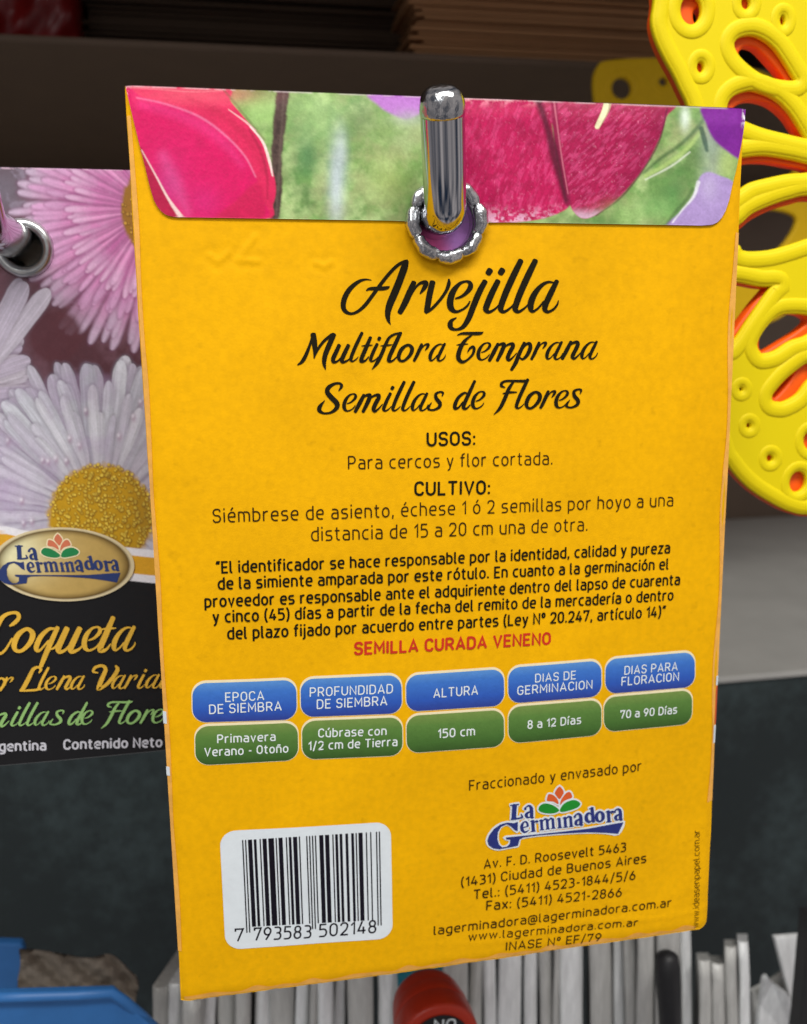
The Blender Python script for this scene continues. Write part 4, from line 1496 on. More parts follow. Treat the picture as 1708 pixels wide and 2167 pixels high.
# grain of the paper and of the print screen, pale worn fold at the top
fine = fbm(x, y, 3.2, 81, 2)
pt.gain(0.89 + 0.22 * fine)
pt.gain(0.92 + 0.16 * fbm(x, y, 16, 83, 3))
topline = 180 + (x - 264) * 0.03726
worn = (1 - sm(1.5, 5.0, y - topline)) * sm(0.30, 0.55, fbm(x, y * 0.3, 24, 88, 3))
pt.put(worn * 0.5, (244, 226, 226))
pt.put((1 - sm(2, 12, np.hypot(x - 268, y - 190))) * sm(0.4, 0.6, fbm(x, y, 5, 89, 2)), (240, 226, 222))
pt.put((1 - sm(1, 7, np.abs(x - 1577 + (y - 230) * 0.12))) * (1 - sm(250, 275, y)) * sm(0.4, 0.55, fbm(x, y, 6, 90, 2)), (246, 240, 246))
ff = grid_faces(nu_, nv_)
cf = np.array([fuv[f[0]] + fuv[f[2]] for f in ff]) / 2
ff = [f for f, k_ in zip(ff, np.hypot(cf[:, 0] - EYE_U, cf[:, 1] - EYE_V) > HR) if k_]
nF = len(V3)
rim = [i for i in range(nu_)] + [j * nu_ + nu_ - 1 for j in range(1, nv_)] + [(nv_ - 1) * nu_ + i for i in range(nu_ - 2, -1, -1)] + [j * nu_ for j in range(nv_ - 2, 0, -1)]
Vr = V3[rim].copy()
Vr[:, 1] += np.minimum(0.22, fo[rim] * 0.8)
fr_ = [(rim[(q + 1) % len(rim)], rim[q], nF + q, nF + (q + 1) % len(rim)) for q in range(len(rim))]
cols = np.vstack([pt.c, np.tile(S((150, 120, 70)), (len(rim), 1))])
build('printed_flap', np.vstack([V3, Vr]), ff + fr_, M_print, pk, colors=cols)

# --- eyelet: barrel and clinched petals
ec = np.array([EYE_U, 0.0, -EYE_V])
mb = MB()
prof = [(4.25, 2.0), (4.2, 1.5), (4.2, 0.2), (4.3, -0.35), (4.7, -0.75), (5.2, -0.55), (5.6, 0.1)]
kseg = 64
V = []
for r_, yy in prof:
    for a in range(kseg):
        an = 2 * math.pi * a / kseg
        V.append((ec[0] + r_ * math.cos(an), yy, ec[2] + r_ * math.sin(an)))
Fc = []
for i in range(len(prof) - 1):
    for a in range(kseg):
        q = (a + 1) % kseg
        Fc.append((i * kseg + a, i * kseg + q, (i + 1) * kseg + q, (i + 1) * kseg + a))
mb.add(V, Fc)
eye = mb.build('eyelet', M_eyelet, pk)
rs = np.random.RandomState(11)
ang = np.array([-104, -62, -18, 28, 72, 118, 158, 206]) * math.pi / 180
for i in range(len(ang)):
    a0 = ang[i] + 0.012
    a1 = (ang[(i + 1) % len(ang)] + (2 * math.pi if i == len(ang) - 1 else 0)) - 0.012
    ss = np.linspace(0, 1, 22)
    an = a0 + (a1 - a0) * ss
    pr = np.sin(math.pi * ss)
    R0 = 5.05 + rs.uniform(-0.1, 0.15) + 0.30 * pr + 0.18 * (ss - 0.5) * rs.uniform(-1, 1)
    rr = 0.62 + (0.46 + rs.uniform(-0.08, 0.12)) * np.clip(pr, 0, 1) ** 0.30 + 0.035 * np.sin(ss * 17 + i)
    yy = -0.55 - 0.25 * pr + 0.2 * rs.uniform(-1, 1) * (ss - 0.5)
    Pm = np.stack([ec[0] + R0 * np.cos(an), yy, ec[2] + R0 * np.sin(an)], axis=1)
    V, Fc = tube(Pm, rr, 18)
    # flatten and pinch
    V[:, 1] = -0.35 + (V[:, 1] + 0.35) * 0.95
    V += 0.06 * np.sin(V[:, [2, 0, 1]] * 3.1 + i)
    mp_ = MB()
    mp_.add(V, Fc)
    mp_.build('petal', M_eyelet, eye)

# --- lettering
mb = MB()
script(mb, PPl, [('A', 115), ('r', 960), ('v', 1350)], (880, 660), 5.693, 495, (0, 932, 100, 932))
script(mb, PPl, [('e', 110), ('j', 110), ('i', 628), ('l', 832), ('l', 1036), ('a', 1242)], (1160, 660), 5.3375, 455, (0, 862, 1600, 856))
script(mb, PPl, [('M', 225), ('u', 435), ('l', 632), ('t', 745), ('i', 848), ('f', 910), ('o', 1150), ('r', 1316), ('a', 1494)], (770, 850), 4.166, 198, (0, 418, 1700, 406))
script(mb, PPl, [('T', 135), ('e', 352), ('m', 475), ('p', 715), ('r', 932), ('a', 1104), ('n', 1270), ('a', 1486)], (1170, 850), 4.166, 200, (0, 404, 1700, 384))
script(mb, PPl, [('S', 85), ('e', 392), ('m', 532), ('i', 892), ('l', 1006), ('l', 1128), ('a', 1244), ('s', 1445)], (820, 980), 4.744, 228, (0, 478, 1700, 462))
script(mb, PPl, [('d', 108), ('e', 322), ('F', 710), ('l', 858), ('o', 974), ('r', 1142), ('e', 1330), ('s', 1462)], (1170, 980), 4.616, 222, (0, 436, 1700, 418))
fix_normals(mb.build('title_lettering', M_ink, pk))

mb = MB()
din_line(mb, PPl, 'USOS:', (905, 942.5), (1004, 940), 26, 1.95)
din_line(mb, PPl, 'CULTIVO:', (879, 1047), (1035, 1044), 26, 1.95)
fix_normals(mb.build('heading_lettering', M_ink, pk))
mb = MB()
din_line(mb, PPl, 'Para cercos y flor cortada.', (738, 992), (1168, 982), 26, 1.12)
din_line(mb, PPl, 'Siémbrese de asiento, échese 1 ó 2 semillas por hoyo a una', (452, 1105), (1423, 1070), 27, 1.12)
din_line(mb, PPl, 'distancia de 15 a 20 cm una de otra.', (660, 1144), (1242, 1122), 27, 1.12)
fix_normals(mb.build('usage_lettering', M_brown, pk))
mb = MB()
for s, a, c in (('“El identificador se hace responsable por la identidad, calidad y pureza', (459, 1212), (1416, 1169)),
                ('de la simiente amparada por este rótulo. En cuanto a la germinación el', (463, 1246), (1413, 1203.5)),
                ('proveedor es responsable ante el adquiriente dentro del lapso de cuarenta', (435, 1284), (1437, 1236)),
                ('y cinco (45) días a partir de la fecha del remito de la mercadería o dentro', (452, 1316.5), (1423, 1269)),
                ('del plazo fijado por acuerdo entre partes (Ley Nº 20.247, artículo 14)”', (483, 1351.5), (1406, 1303.5))):
    din_line(mb, PPl, s, a, c, 22.5, 1.8)
fix_normals(mb.build('notice_lettering', M_ink, pk))
mb = MB()
din_line(mb, PPl, 'SEMILLA CURADA VENENO', (752, 1384), (1163, 1362), 23.5, 2.15)
fix_normals(mb.build('warning_lettering', M_red, pk))

# --- table boxes
BOX = [
    ([(407, 1446), (627, 1438), (628, 1522), (408, 1528.6)], 'b', [('EPOCA', (478, 1484), (558, 1480), 18), ('DE SIEMBRA', (444, 1509.5), (595, 1502), 18)]),
    ([(636, 1437), (849, 1428), (851, 1509), (637, 1517.6)], 'b', [('PROFUNDIDAD', (656.5, 1473.3), (830, 1465.7), 18), ('DE SIEMBRA', (671.5, 1498.8), (818, 1491), 18)]),
    ([(859, 1429), (1066, 1415), (1067, 1493), (860, 1506)], 'b', [('ALTURA', (918, 1475.5), (1010, 1468.5), 18)]),
    ([(1075, 1413), (1272.5, 1397), (1272.5, 1473), (1075.6, 1488.7)], 'b', [('DIAS DE', (1133, 1443), (1217, 1436), 16.5), ('GERMINACION', (1095.5, 1469.5), (1252, 1456), 17)]),
    ([(1281, 1395), (1470, 1379), (1470, 1453), (1281, 1468.5)], 'b', [('DIAS PARA', (1321.5, 1426.5), (1432, 1417.5), 16.5), ('FLORACION', (1315.5, 1450), (1435, 1439), 16.5)]),
    ([(413, 1537), (630, 1528.6), (631, 1608), (414, 1619)], 'g', [('Primavera', (461, 1571.5), (582, 1566), 16.5), ('Verano - Otoño', (434, 1599), (609, 1591), 16.5)]),
    ([(639, 1526), (851, 1517), (852, 1598), (640, 1607)], 'g', [('Cúbrase con', (674.5, 1559), (816.5, 1554), 16.5), ('1/2 cm de Tierra', (653.5, 1586.4), (839.5, 1577), 16.5)]),
    ([(860, 1515), (1066, 1501.5), (1067, 1579), (861, 1594)], 'g', [('150 cm', (927.5, 1560.6), (1003.5, 1554.8), 17)]),
    ([(1076, 1496), (1272.5, 1480), (1272.5, 1554.7), (1076, 1573)], 'g', [('8 a 12 Días', (1117, 1541), (1228, 1530), 16)]),
    ([(1278, 1476), (1465, 1459.6), (1463.5, 1531), (1278, 1549)], 'g', [('70 a 90 Días', (1313, 1519.4), (1431, 1508.4), 15.5)]),
]


def round_rect_uv(q, r, n=9, grow=0.0):
    """rings of a rounded four-sided patch; q four corners TL,TR,BR,BL in packet mm"""
    w = np.linalg.norm(q[1] - q[0])
    h = np.linalg.norm(q[3] - q[0])
    pts = []
    for cx, cy, a0 in ((w - r, r, -90), (w - r, h - r, 0), (r, h - r, 90), (r, r, 180)):
        for i in range(n):
            a = math.radians(a0 + 90 * i / (n - 1))
            pts.append((cx + (r + grow) * math.cos(a), cy + (r + grow) * math.sin(a)))
    dense = []
    for i in range(len(pts)):
        a, b_ = np.array(pts[i]), np.array(pts[(i + 1) % len(pts)])
        m_ = max(1, int(np.linalg.norm(b_ - a) / 0.6))
        dense += [a + (b_ - a) * k_ / m_ for k_ in range(m_)]
    pts = np.array(dense)
    s, t = pts[:, 0] / w, pts[:, 1] / h
    uv = (q[0] * ((1 - s) * (1 - t))[:, None] + q[1] * (s * (1 - t))[:, None] + q[2] * (s * t)[:, None] + q[3] * ((1 - s) * t)[:, None])
    return uv, s, t


def patch(name, q, r, off, m, parent, colfn=None, grow=0.0, rings=30):
    uv, s, t = round_rect_uv(q, r, 9, grow)
    c = q.mean(0)
    n_ = len(uv)
    V, ST = [], []
    for k_ in range(rings):
        f = 1 - k_ / rings
        V.append(c + (uv - c) * f)
        ST.append(0.5 + (t - 0.5) * f)
    V.append(c[None])
    ST.append(np.array([0.5]))
    V = np.concatenate(V)
    ST = np.concatenate(ST)
    Fc = []
    for k_ in range(rings - 1):
        for i in range(n_):
            j = (i + 1) % n_
            Fc.append((k_ * n_ + i, k_ * n_ + j, (k_ + 1) * n_ + j, (k_ + 1) * n_ + i))
    for i in range(n_):
        Fc.append(((rings - 1) * n_ + i, (rings - 1) * n_ + (i + 1) % n_, rings * n_))
    o = build(name, on_paper(V, off), Fc, m, parent, colors=(colfn(ST) if colfn else None))
    return fix_normals(o)


def ramp(stops):
    def fn(t):
        ts = [a for a, _ in stops]
        cs = np.array([S(c) for _, c in stops])
        return np.stack([np.interp(t, ts, cs[:, i]) for i in range(3)], axis=1)
    return fn


for quad, kind, lines in BOX:
    q = uv_of(quad)
    fn = ramp([(0, (92, 148, 214)), (0.25, (62, 118, 202)), (0.7, (46, 90, 184)), (1, (46, 64, 146))]) if kind == 'b' else \
        ramp([(0, (122, 148, 74)), (0.3, (92, 132, 60)), (0.75, (70, 110, 46)), (1, (54, 86, 34))])
    o = patch('info_box', q, 2.1, 0.075, M_print, pk, fn)
    rim_q = q + np.array([[-0.0, -0.28], [0.0, -0.28], [0, -0.05], [0, -0.05]])
    patch('border', rim_q, 2.1, 0.05, M_cream, o, None, 0.14)
    mb = MB()
    for s, a, c, cp in lines:
        din_line(mb, PPl, s, a, c, cp, 1.35 if kind == 'b' else 1.6, 0.11)
    fix_normals(mb.build('lettering', M_wtext, o))

# --- barcode label
bq = uv_of([(464.5, 1759), (827, 1738.4), (831.3, 1985), (477.5, 2010)])
lab = patch('barcode_label', bq, 2.6, 0.06, M_white, pk)
Lc = ['0001101', '0011001', '0010011', '0111101', '0100011', '0110001', '0101111', '0111011', '0110111', '0001011']
Gc = [''.join('1' if ch == '0' else '0' for ch in c)[::-1] for c in Lc]
Rc = [''.join('1' if ch == '0' else '0' for ch in c) for c in Lc]
par = ['LLLLLL', 'LLGLGG', 'LLGGLG', 'LLGGGL', 'LGLLGG', 'LGGLLG', 'LGGGLL', 'LGLGLG', 'LGLGGL', 'LGGLGL']
code = '7793583502148'
bits = '101' + ''.join((Lc if p_ == 'L' else Gc)[int(dg)] for dg, p_ in zip(code[1:7], par[int(code[0])])) + '01010' + ''.join(Rc[int(dg)] for dg in code[7:]) + '101'
guards = set(list(range(3)) + list(range(45, 50)) + list(range(92, 95)))


def bc(X_, Y_):
    return ((550 + X_ / 3.1055) / 1.2395, (2100 + Y_ / 3.1055) / 1.2395)


mb = MB()
i = 0
while i < 95:
    if bits[i] == '1':
        j = i
        while j < 95 and bits[j] == '1':
            j += 1
        long_ = i in guards
        ys = np.linspace(0, 1, 10)
        V = []
        for e in (i + 0.06, j - 0.06):
            s = e / 95
            top = np.array([263 + (1388 - 263) * s, 320 + (250 - 320) * s])
            bot = np.array([298 + (1402 - 298) * s, 1028 + (968 - 1028) * s + (46 if long_ else 0)])
            for t in ys:
                V.append(bc(*(top * (1 - t) + bot * t)))
        V = np.array(V)
        Fc = [(q, q + 1, 10 + q + 1, 10 + q) for q in range(9)]
        mb.add(on_paper(uv_of(V), 0.09), Fc)
        i = j
    else:
        i += 1
fix_normals(mb.build('barcode_bars', M_black, lab))
mb = MB()
din_line(mb, PPl, '7', bc(208, 1142), bc(268, 1138), 25, 1.3, 0.09)
din_line(mb, PPl, '793583', bc(362, 1134), bc(820, 1112), 25, 1.3, 0.09)
din_line(mb, PPl, '502148', bc(895, 1105), bc(1350, 1070), 25, 1.3, 0.09)
fix_normals(mb.build('barcode_digits', M_black, lab))

# --- maker's logo
LG_A = [[(500, 350, 34), (506, 332, 20), (540, 310, 22), (567, 335, 40), (572, 400, 42), (574, 438, 36), (598, 442, 12)],
        [(566, 372, 12), (530, 388, 26), (512, 412, 36), (520, 438, 28), (548, 440, 14), (566, 425, 12)]]
LG_R = [[(585, 478, 38), (588, 540, 38), (592, 595, 38)], [(562, 600, 12), (590, 597, 14), (618, 593, 12)], [(556, 486, 10), (572, 481, 14), (590, 476, 14)],
        [(596, 505, 12), (612, 486, 16), (632, 486, 30), (634, 492, 28)]]


def shift(strokes, dx, dy, k=1.0, cx=0, cy=0):
    return [[(cx + (a - cx) * k + dx, cy + (b_ - cy) * k + dy, w * k) for a, b_, w in s] for s in strokes]


logo_s = []
logo_s += [[(381, 302, 54), (376, 380, 52), (372, 448, 54)], [(334, 306, 12), (380, 300, 15), (430, 292, 12)], [(340, 462, 14), (400, 455, 18), (468, 440, 20)],
           [(452, 400, 8), (463, 420, 18), (468, 440, 24)]]
logo_s += LG_A
logo_s += [[(466, 557, 12), (500, 549, 14), (534, 540, 12)], [(530, 538, 26), (520, 500, 24), (492, 490, 16), (464, 528, 34), (466, 578, 38), (498, 606, 22), (542, 584, 10)]]
logo_s += LG_R
for xs_, y0_, y1_ in ((680, 470, 576), (745, 464, 568), (808, 458, 560), (880, 450, 552), (945, 440, 546), (1008, 434, 538)):
    logo_s += [[(xs_, y0_, 32), (xs_ + 4, (y0_ + y1_) / 2, 32), (xs_ + 8, y1_, 32)], [(xs_ - 16, y1_ + 6, 11), (xs_ + 8, y1_ + 3, 13), (xs_ + 32, y1_, 11)]]
for xs_, y0_ in ((656, 478), (858, 458), (921, 448)):
    logo_s += [[(xs_, y0_, 10), (xs_ + 24, y0_ - 8, 14)]]
logo_s += [[(690, 486, 10), (722, 458, 20), (745, 468, 26)], [(756, 480, 10), (786, 452, 20), (808, 462, 26)], [(955, 456, 10), (985, 430, 20), (1008, 440, 26)]]
logo_s += shift(LG_A, 555, 88, 0.95, 500, 305)
logo_s += shift(LG_A, 1000, 36, 0.92, 500, 305)
logo_s += [[(1248, 332, 38), (1254, 410, 38), (1262, 488, 38)], [(1214, 346, 10), (1246, 334, 14)], [(1255, 492, 10), (1282, 488, 12)],
           [(1240, 410, 12), (1214, 390, 20), (1186, 420, 38), (1188, 468, 40), (1216, 492, 24), (1246, 474, 12)]]
logo_s += shift(LG_R, 846, -108)
logo_o = [[(1334, 376, 18), (1300, 410, 38), (1302, 462, 38), (1338, 486, 18), (1370, 450, 38), (1366, 400, 38)]]
logo_p = {'G': [(418, 488), (372, 504), (300, 497), (222, 518), (150, 568), (96, 640), (75, 700), (90, 750), (140, 785), (210, 796), (300, 780), (362, 768), (418, 755),
                (438, 684), (480, 664), (640, 641), (900, 620), (1200, 606), (1400, 612), (1540, 622), (1600, 494), (1500, 510), (1200, 566), (900, 600), (600, 632), (400, 652),
                (282, 664), (290, 684), (332, 690), (326, 738), (292, 768), (242, 775), (206, 742), (188, 680), (195, 604), (230, 545), (290, 516), (340, 540), (382, 582), (416, 594)]}
petals = [[(885, 94), (932, 155), (914, 200), (885, 236), (850, 202), (833, 160)], [(744, 256), (748, 210), (766, 180), (812, 188), (850, 222), (872, 264), (866, 291), (812, 264)],
          [(1026, 218), (1020, 182), (1000, 155), (968, 162), (930, 200), (902, 246), (890, 300), (936, 258), (982, 236)]]
leaves = [[(648, 350), (665, 310), (710, 285), (770, 290), (832, 316), (882, 360), (842, 390), (780, 398), (710, 391), (665, 374)],
          [(888, 360), (920, 302), (970, 265), (1040, 245), (1092, 260), (1118, 292), (1086, 330), (1020, 356), (950, 376), (905, 380)]]


def logo(parent, pl, fn, ws, m_blue, m_or, m_gr, m_out, off0=0.06, grow=34.0):
    """fn maps logo drawing coordinates to the picture; ws is the width scale"""
    def cv(st_):
        return [[(*fn(a, b_), w * ws) for a, b_, w in s] for s in st_]
    root = None
    if m_out:
        mbx = MB()
        px_strokes(mbx, pl, cv(logo_s), off0, grow=grow * ws, k=4)
        px_strokes(mbx, pl, cv(logo_o), off0, True, grow * ws, 4)
        for pts in petals + leaves + [logo_p['G']]:
            px_strokes(mbx, pl, [[(*fn(a, b_), grow * ws) for a, b_ in pts]], off0, True, k=3)
        for pts in petals + leaves:
            px_poly(mbx, pl, [fn(a, b_) for a, b_ in pts], off0)
        root = fix_normals(mbx.build('logo', m_out, parent))
        parent = root
    mbx = MB()
    px_strokes(mbx, pl, cv(logo_s), off0 + 0.06, k=5)
    px_strokes(mbx, pl, cv(logo_o), off0 + 0.06, True, k=5)
    px_poly(mbx, pl, [fn(a, b_) for a, b_ in logo_p['G']], off0 + 0.06)
    fix_normals(mbx.build('lettering', m_blue, parent))
    for pts in petals:
        mbx = MB()
        px_poly(mbx, pl, [fn(a, b_) for a, b_ in pts], off0 + 0.06, 4)
        fix_normals(mbx.build('petal', m_or, parent))
    for pts in leaves:
        mbx = MB()
        px_poly(mbx, pl, [fn(a, b_) for a, b_ in pts], off0 + 0.06, 4)
        fix_normals(mbx.build('leaf', m_gr, parent))


logo(pk, PPl, lambda a, b_: ((1260 + a / 4.27) / 1.2395, (2040 + b_ / 4.27) / 1.2395), 1 / 4.27 / 1.2395, M_blue, M_orange, M_green, M_white)

mb = MB()
din_line(mb, PPl, 'Fraccionado y envasado por', (994, 1672), (1356, 1630), 20, 1.3)
fix_normals(mb.build('packer_lettering', M_brown, pk))
mb = MB()
for s, a, c, cp in (('Av. F. D. Roosevelt 5463', (1025, 1837.5), (1323, 1800.5), 18), ('(1431) Ciudad de Buenos Aires', (977, 1875), (1366, 1824), 18),
                    ('Tel.: (5411) 4523-1844/5/6', (1003, 1901.5), (1343, 1860), 18), ('Fax: (5411) 4521-2866', (1030, 1925), (1314, 1896), 18),
                    ('lagerminadora@lagerminadora.com.ar', (919, 1977), (1419, 1917), 16.5), ('www.lagerminadora.com.ar', (992, 1989.5), (1348, 1958), 15),
                    ('INASE Nº EF/79', (1071, 2010), (1270, 1990), 16)):
    din_line(mb, PPl, s, a, c, cp, 1.55)
fix_normals(mb.build('address_lettering', M_brown, pk))
# small line running up the right side
mb = MB()
q = uv_of([(1477, 1961), (1480, 1756)])
ex = q[1] - q[0]
L_ = np.linalg.norm(ex)
ex = ex / L_
ey = np.array([ex[1], -ex[0]])
ss_, w_ = text_strokes('www.ideasenpapel.com.ar', 2.5)
for p_, c_ in ss_:
    V, Fc = ribbon(np.stack([p_[:, 0] * L_ / w_, p_[:, 1] * 0.115], axis=1), 0.12, c_)
    mb.add(on_paper(q[0] + V[:, :1] * ex + V[:, 1:] * ey, 0.07 + kz()), Fc)
fix_normals(mb.build('side_lettering', M_brown, pk))

# ------------------------------------------------------------------ the packet hanging right behind
pk2 = thing('seed_packet', 'pink and violet printed seed packet directly behind the yellow one, seen through its eyelet', 'seed packet', (PW / 2, 6, -PH + 2))
us = np.linspace(1.5, PW - 1.5, 120)
vs = np.linspace(2.0, PH - 3, 160)
UU, VV = np.meshgrid(us, vs)
u, v = UU.ravel(), VV.ravel()
Y2 = 2.15
V3 = np.stack([u, Y2 + 1.9 * np.sin(np.pi * np.clip(u / PW, 0, 1)) ** 0.7 * sm(18, 70, v), -v], axis=1)
c = np.tile(S((250, 108, 178)), (len(u), 1))  # pink and violet print, lightened to offset the shade inside the eyelet
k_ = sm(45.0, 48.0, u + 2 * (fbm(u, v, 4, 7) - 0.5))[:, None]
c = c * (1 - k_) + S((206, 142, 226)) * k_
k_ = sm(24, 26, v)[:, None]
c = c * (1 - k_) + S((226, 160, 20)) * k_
f2 = grid_faces(120, 160)
cc = np.array([V3[f[0]] + V3[f[2]] for f in f2]) / 2
f2 = [f for f, r_ in zip(f2, np.hypot(cc[:, 0] - hc[0], cc[:, 2] - hc[2]) > 2.2) if r_]
Vb = V3 + np.array([0, 2.0, 0])
n_ = len(V3)
rim = [i for i in range(120)] + [j * 120 + 119 for j in range(1, 160)] + [159 * 120 + i for i in range(118, -1, -1)] + [j * 120 for j in range(158, 0, -1)]
fs = f2 + [tuple(n_ + i for i in reversed(f)) for f in f2] + [(rim[(q + 1) % len(rim)], rim[q], n_ + rim[q], n_ + rim[(q + 1) % len(rim)]) for q in range(len(rim))]
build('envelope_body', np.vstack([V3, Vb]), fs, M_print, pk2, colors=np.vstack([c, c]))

# ------------------------------------------------------------------ daisy packet on the left
LPl = FlatPlane(LYp)
ztop = at1(150, 357, LYp)[2]
zbot = at1(150, 1606, LYp)[2]
xr_ = at1(560, 800, LYp)[0]
xl_ = at1(-480, 800, LYp)[0]
dp = thing('seed_packet', 'daisy seed packet with black lower half and gold script, behind the yellow packet', 'seed packet', ((xl_ + xr_) / 2, LYp + 2, zbot))
xa_ = at1(-14, 800, LYp)[0]
xb_ = at1(366, 1600, LYp)[0]
us = np.concatenate([np.linspace(xl_, xa_, 14, endpoint=False), np.linspace(xa_, xb_, 240), np.linspace(xb_, xr_, 9)[1:]])
vs = np.linspace(ztop, zbot, 700)
nu_, nv_ = len(us), len(vs)
UU, VV = np.meshgrid(us, vs)
u, v = UU.ravel(), VV.ravel()
V3 = np.stack([u, LYp + 0.25 * np.sin(u * 0.09) + 0.12 * np.sin(v * 0.11 + u * 0.05), v], axis=1)
pxl = proj(V3)
pt = Paint(pxl, (88, 50, 58))
x, y = pt.x, pt.y
pt.put(sm(0.4, 0.65, fbm(x, y, 60, 101)) * 0.6, (120, 84, 96))
pt.blob(10, 400, 60, 70, (112, 104, 116), 0.9)


def daisy(cx, cy, r0, r1, npet, ca, cb, cs, seed, soft=2.0, ecc=1.0, tipcol=None, jag=0.14, blur=1.0):
    dx, dy = x - cx, (y - cy) / ecc
    wr = 10 * (fbm(x, y, 50, seed) - 0.5)
    r = np.hypot(dx, dy)
    th = np.arctan2(dy, dx) + 0.10 * (fbm(x, y, 80, seed + 1) - 0.5)
    for layer in range(3):
        nt_ = npet - layer * 3
        ph = th * nt_ / (2 * np.pi) + layer * 0.37 + seed * 0.1
        idx = np.floor(ph)
        fr = ph - idx - 0.5
        hsh = (np.sin(idx * 12.9898 + seed * 3.1 + layer * 7.7) * 43758.5453) % 1.0
        tip = r1 * (1.0 - 0.17 * layer) * (1 - jag / 2 + jag * hsh)
        shape = tip * (1 - 0.20 * np.abs(fr * 2) ** 4.0)
        m = (1 - sm(-soft, soft, r - shape + wr * 0.3)) * sm(r0 * 0.75, r0, r)
        tone = 0.5 + 0.5 * hsh
        col = S(ca) * tone[:, None] + S(cb) * (1 - tone)[:, None]
        stre = fbm(th * 60 + layer * 5, r * 0.02, 1.0, seed + 5 + layer, 3)
        col = col * (0.80 + 0.42 * stre)[:, None]
        edge_ = sm(0.30, 0.5, np.abs(fr))
        col = col * (1 - 0.42 * edge_ * blur)[:, None]
        if tipcol is not None:
            k2 = sm(0.70, 1.02, r / np.maximum(shape, 1))[:, None]
            col = col * (1 - k2) + S(tipcol) * k2
        inner = (1 - sm(r0 * 1.0, r0 * 1.5, r))[:, None] * 0.45
        col = col * (1 - inner) + S(cs) * inner
        pt.put(m, col)



def petal_flower(cx, cy, r0, L, W, n, cols, shade, seed, soft=1.5, a0=0.0, a1=2 * math.pi, ljit=0.12, tip=None, root=None, curve=0.00022):
    rq = np.random.RandomState(seed)
    order = rq.permutation(n)
    for k_ in order:
        th = a0 + (a1 - a0) * (k_ + 0.5 + rq.uniform(-0.35, 0.35)) / n
        Lk = L * (1 + rq.uniform(-ljit, ljit * 0.6))
        Wk = W * rq.uniform(0.8, 1.2)
        cv = rq.uniform(-curve, curve)
        dx, dy = pt.x - cx, pt.y - cy
        t = dx * math.cos(th) + dy * math.sin(th)
        sel = np.where((t > r0 * 0.5) & (t < Lk + 16) & (np.abs(-dx * math.sin(th) + dy * math.cos(th)) < Wk * 2 + 48))[0]
        if len(sel) < 3:
            continue
        t = t[sel]
        sx_ = (-dx * math.sin(th) + dy * math.cos(th))[sel] + cv * t * t
        sx_ = sx_ + 2.2 * (fbm(t, sx_, 26, seed + int(k_), 2) - 0.5)

        def half(tt, g):
            e = np.clip((tt - 0.88 * (Lk + g)) / (0.12 * (Lk + g)), 0, 1)
            return (Wk * (0.42 + 0.58 * sm(r0, 0.7 * Lk, tt)) + g) * np.sqrt(np.clip(1 - e ** 2.2, 0, 1))
        hs = half(t, 5.0)
        m = sm(-4, 5, hs - np.abs(sx_)) * (t < Lk + 5) * 0.30
        c0_ = pt.c[sel]
        c0_ = c0_ * (1 - m[:, None]) + S(shade) * m[:, None]
        hw = half(t, 0.0)
        m = sm(-soft, soft, hw - np.abs(sx_)) * sm(0, 6, Lk - t + 3) * sm(r0 * 0.55, r0 * 0.8, t)
        f = rq.uniform(0, 1)
        col = S(cols[0]) * f + S(cols[1]) * (1 - f)
        lat = np.clip(sx_ / np.maximum(hw, 1), -1, 1)
        lit = 0.89 + 0.13 * (1 - lat ** 2) - 0.05 * lat * rq.choice([-1, 1])
        stre = fbm(sx_ + 50, t * 0.05, 3.2, seed + 3, 2)
        cc_ = col[None] * (lit * (0.80 + 0.38 * stre))[:, None]
        if tip is not None:
            k2 = (sm(0.62, 1.0, t / Lk) * 0.8)[:, None]
            cc_ = cc_ * (1 - k2) + S(tip) * k2
        if root is not None:
            k2 = ((1 - sm(r0, r0 + 0.42 * (Lk - r0), t)) * rq.uniform(0.2, 0.6))[:, None]
            cc_ = cc_ * (1 - k2) + S(root) * k2
        pt.c[sel] = c0_ * (1 - m[:, None]) + np.clip(cc_, 0, 1) * m[:, None]


def heart(cx, cy, rx, ry, n, base, dark, lite, seed):
    rq = np.random.RandomState(seed)
    rr_ = np.hypot((pt.x - cx) / rx, (pt.y - cy) / ry)
    pt.put(1 - sm(0.92, 1.06, rr_ + 0.12 * (fbm(pt.x, pt.y, 10, seed) - 0.5)), base)
    sel = np.where(rr_ < 1.05)[0]
    px_, py_ = pt.x[sel], pt.y[sel]
    cc_ = pt.c[sel]
    for k_ in range(n):
        rad_ = math.sqrt(rq.uniform(0, 1))
        an = rq.uniform(0, 2 * math.pi)
        ox, oy = cx + rx * rad_ * math.cos(an), cy + ry * rad_ * math.sin(an)
        q_ = rq.uniform(2.6, 5.2)
        d = np.hypot(px_ - ox, py_ - oy)
        m = (1 - sm(q_ * 0.7, q_ * 1.5, d)) * 0.55
        cc_ = cc_ * (1 - m[:, None]) + S(dark) * m[:, None]
        d = np.hypot(px_ - ox + 0.8, py_ - oy + 1.2)
        m = (1 - sm(q_ * 0.35, q_ * 0.95, d)) * rq.uniform(0.4, 0.95)
        cc_ = cc_ * (1 - m[:, None]) + S(lite) * m[:, None]
    pt.c[sel] = cc_


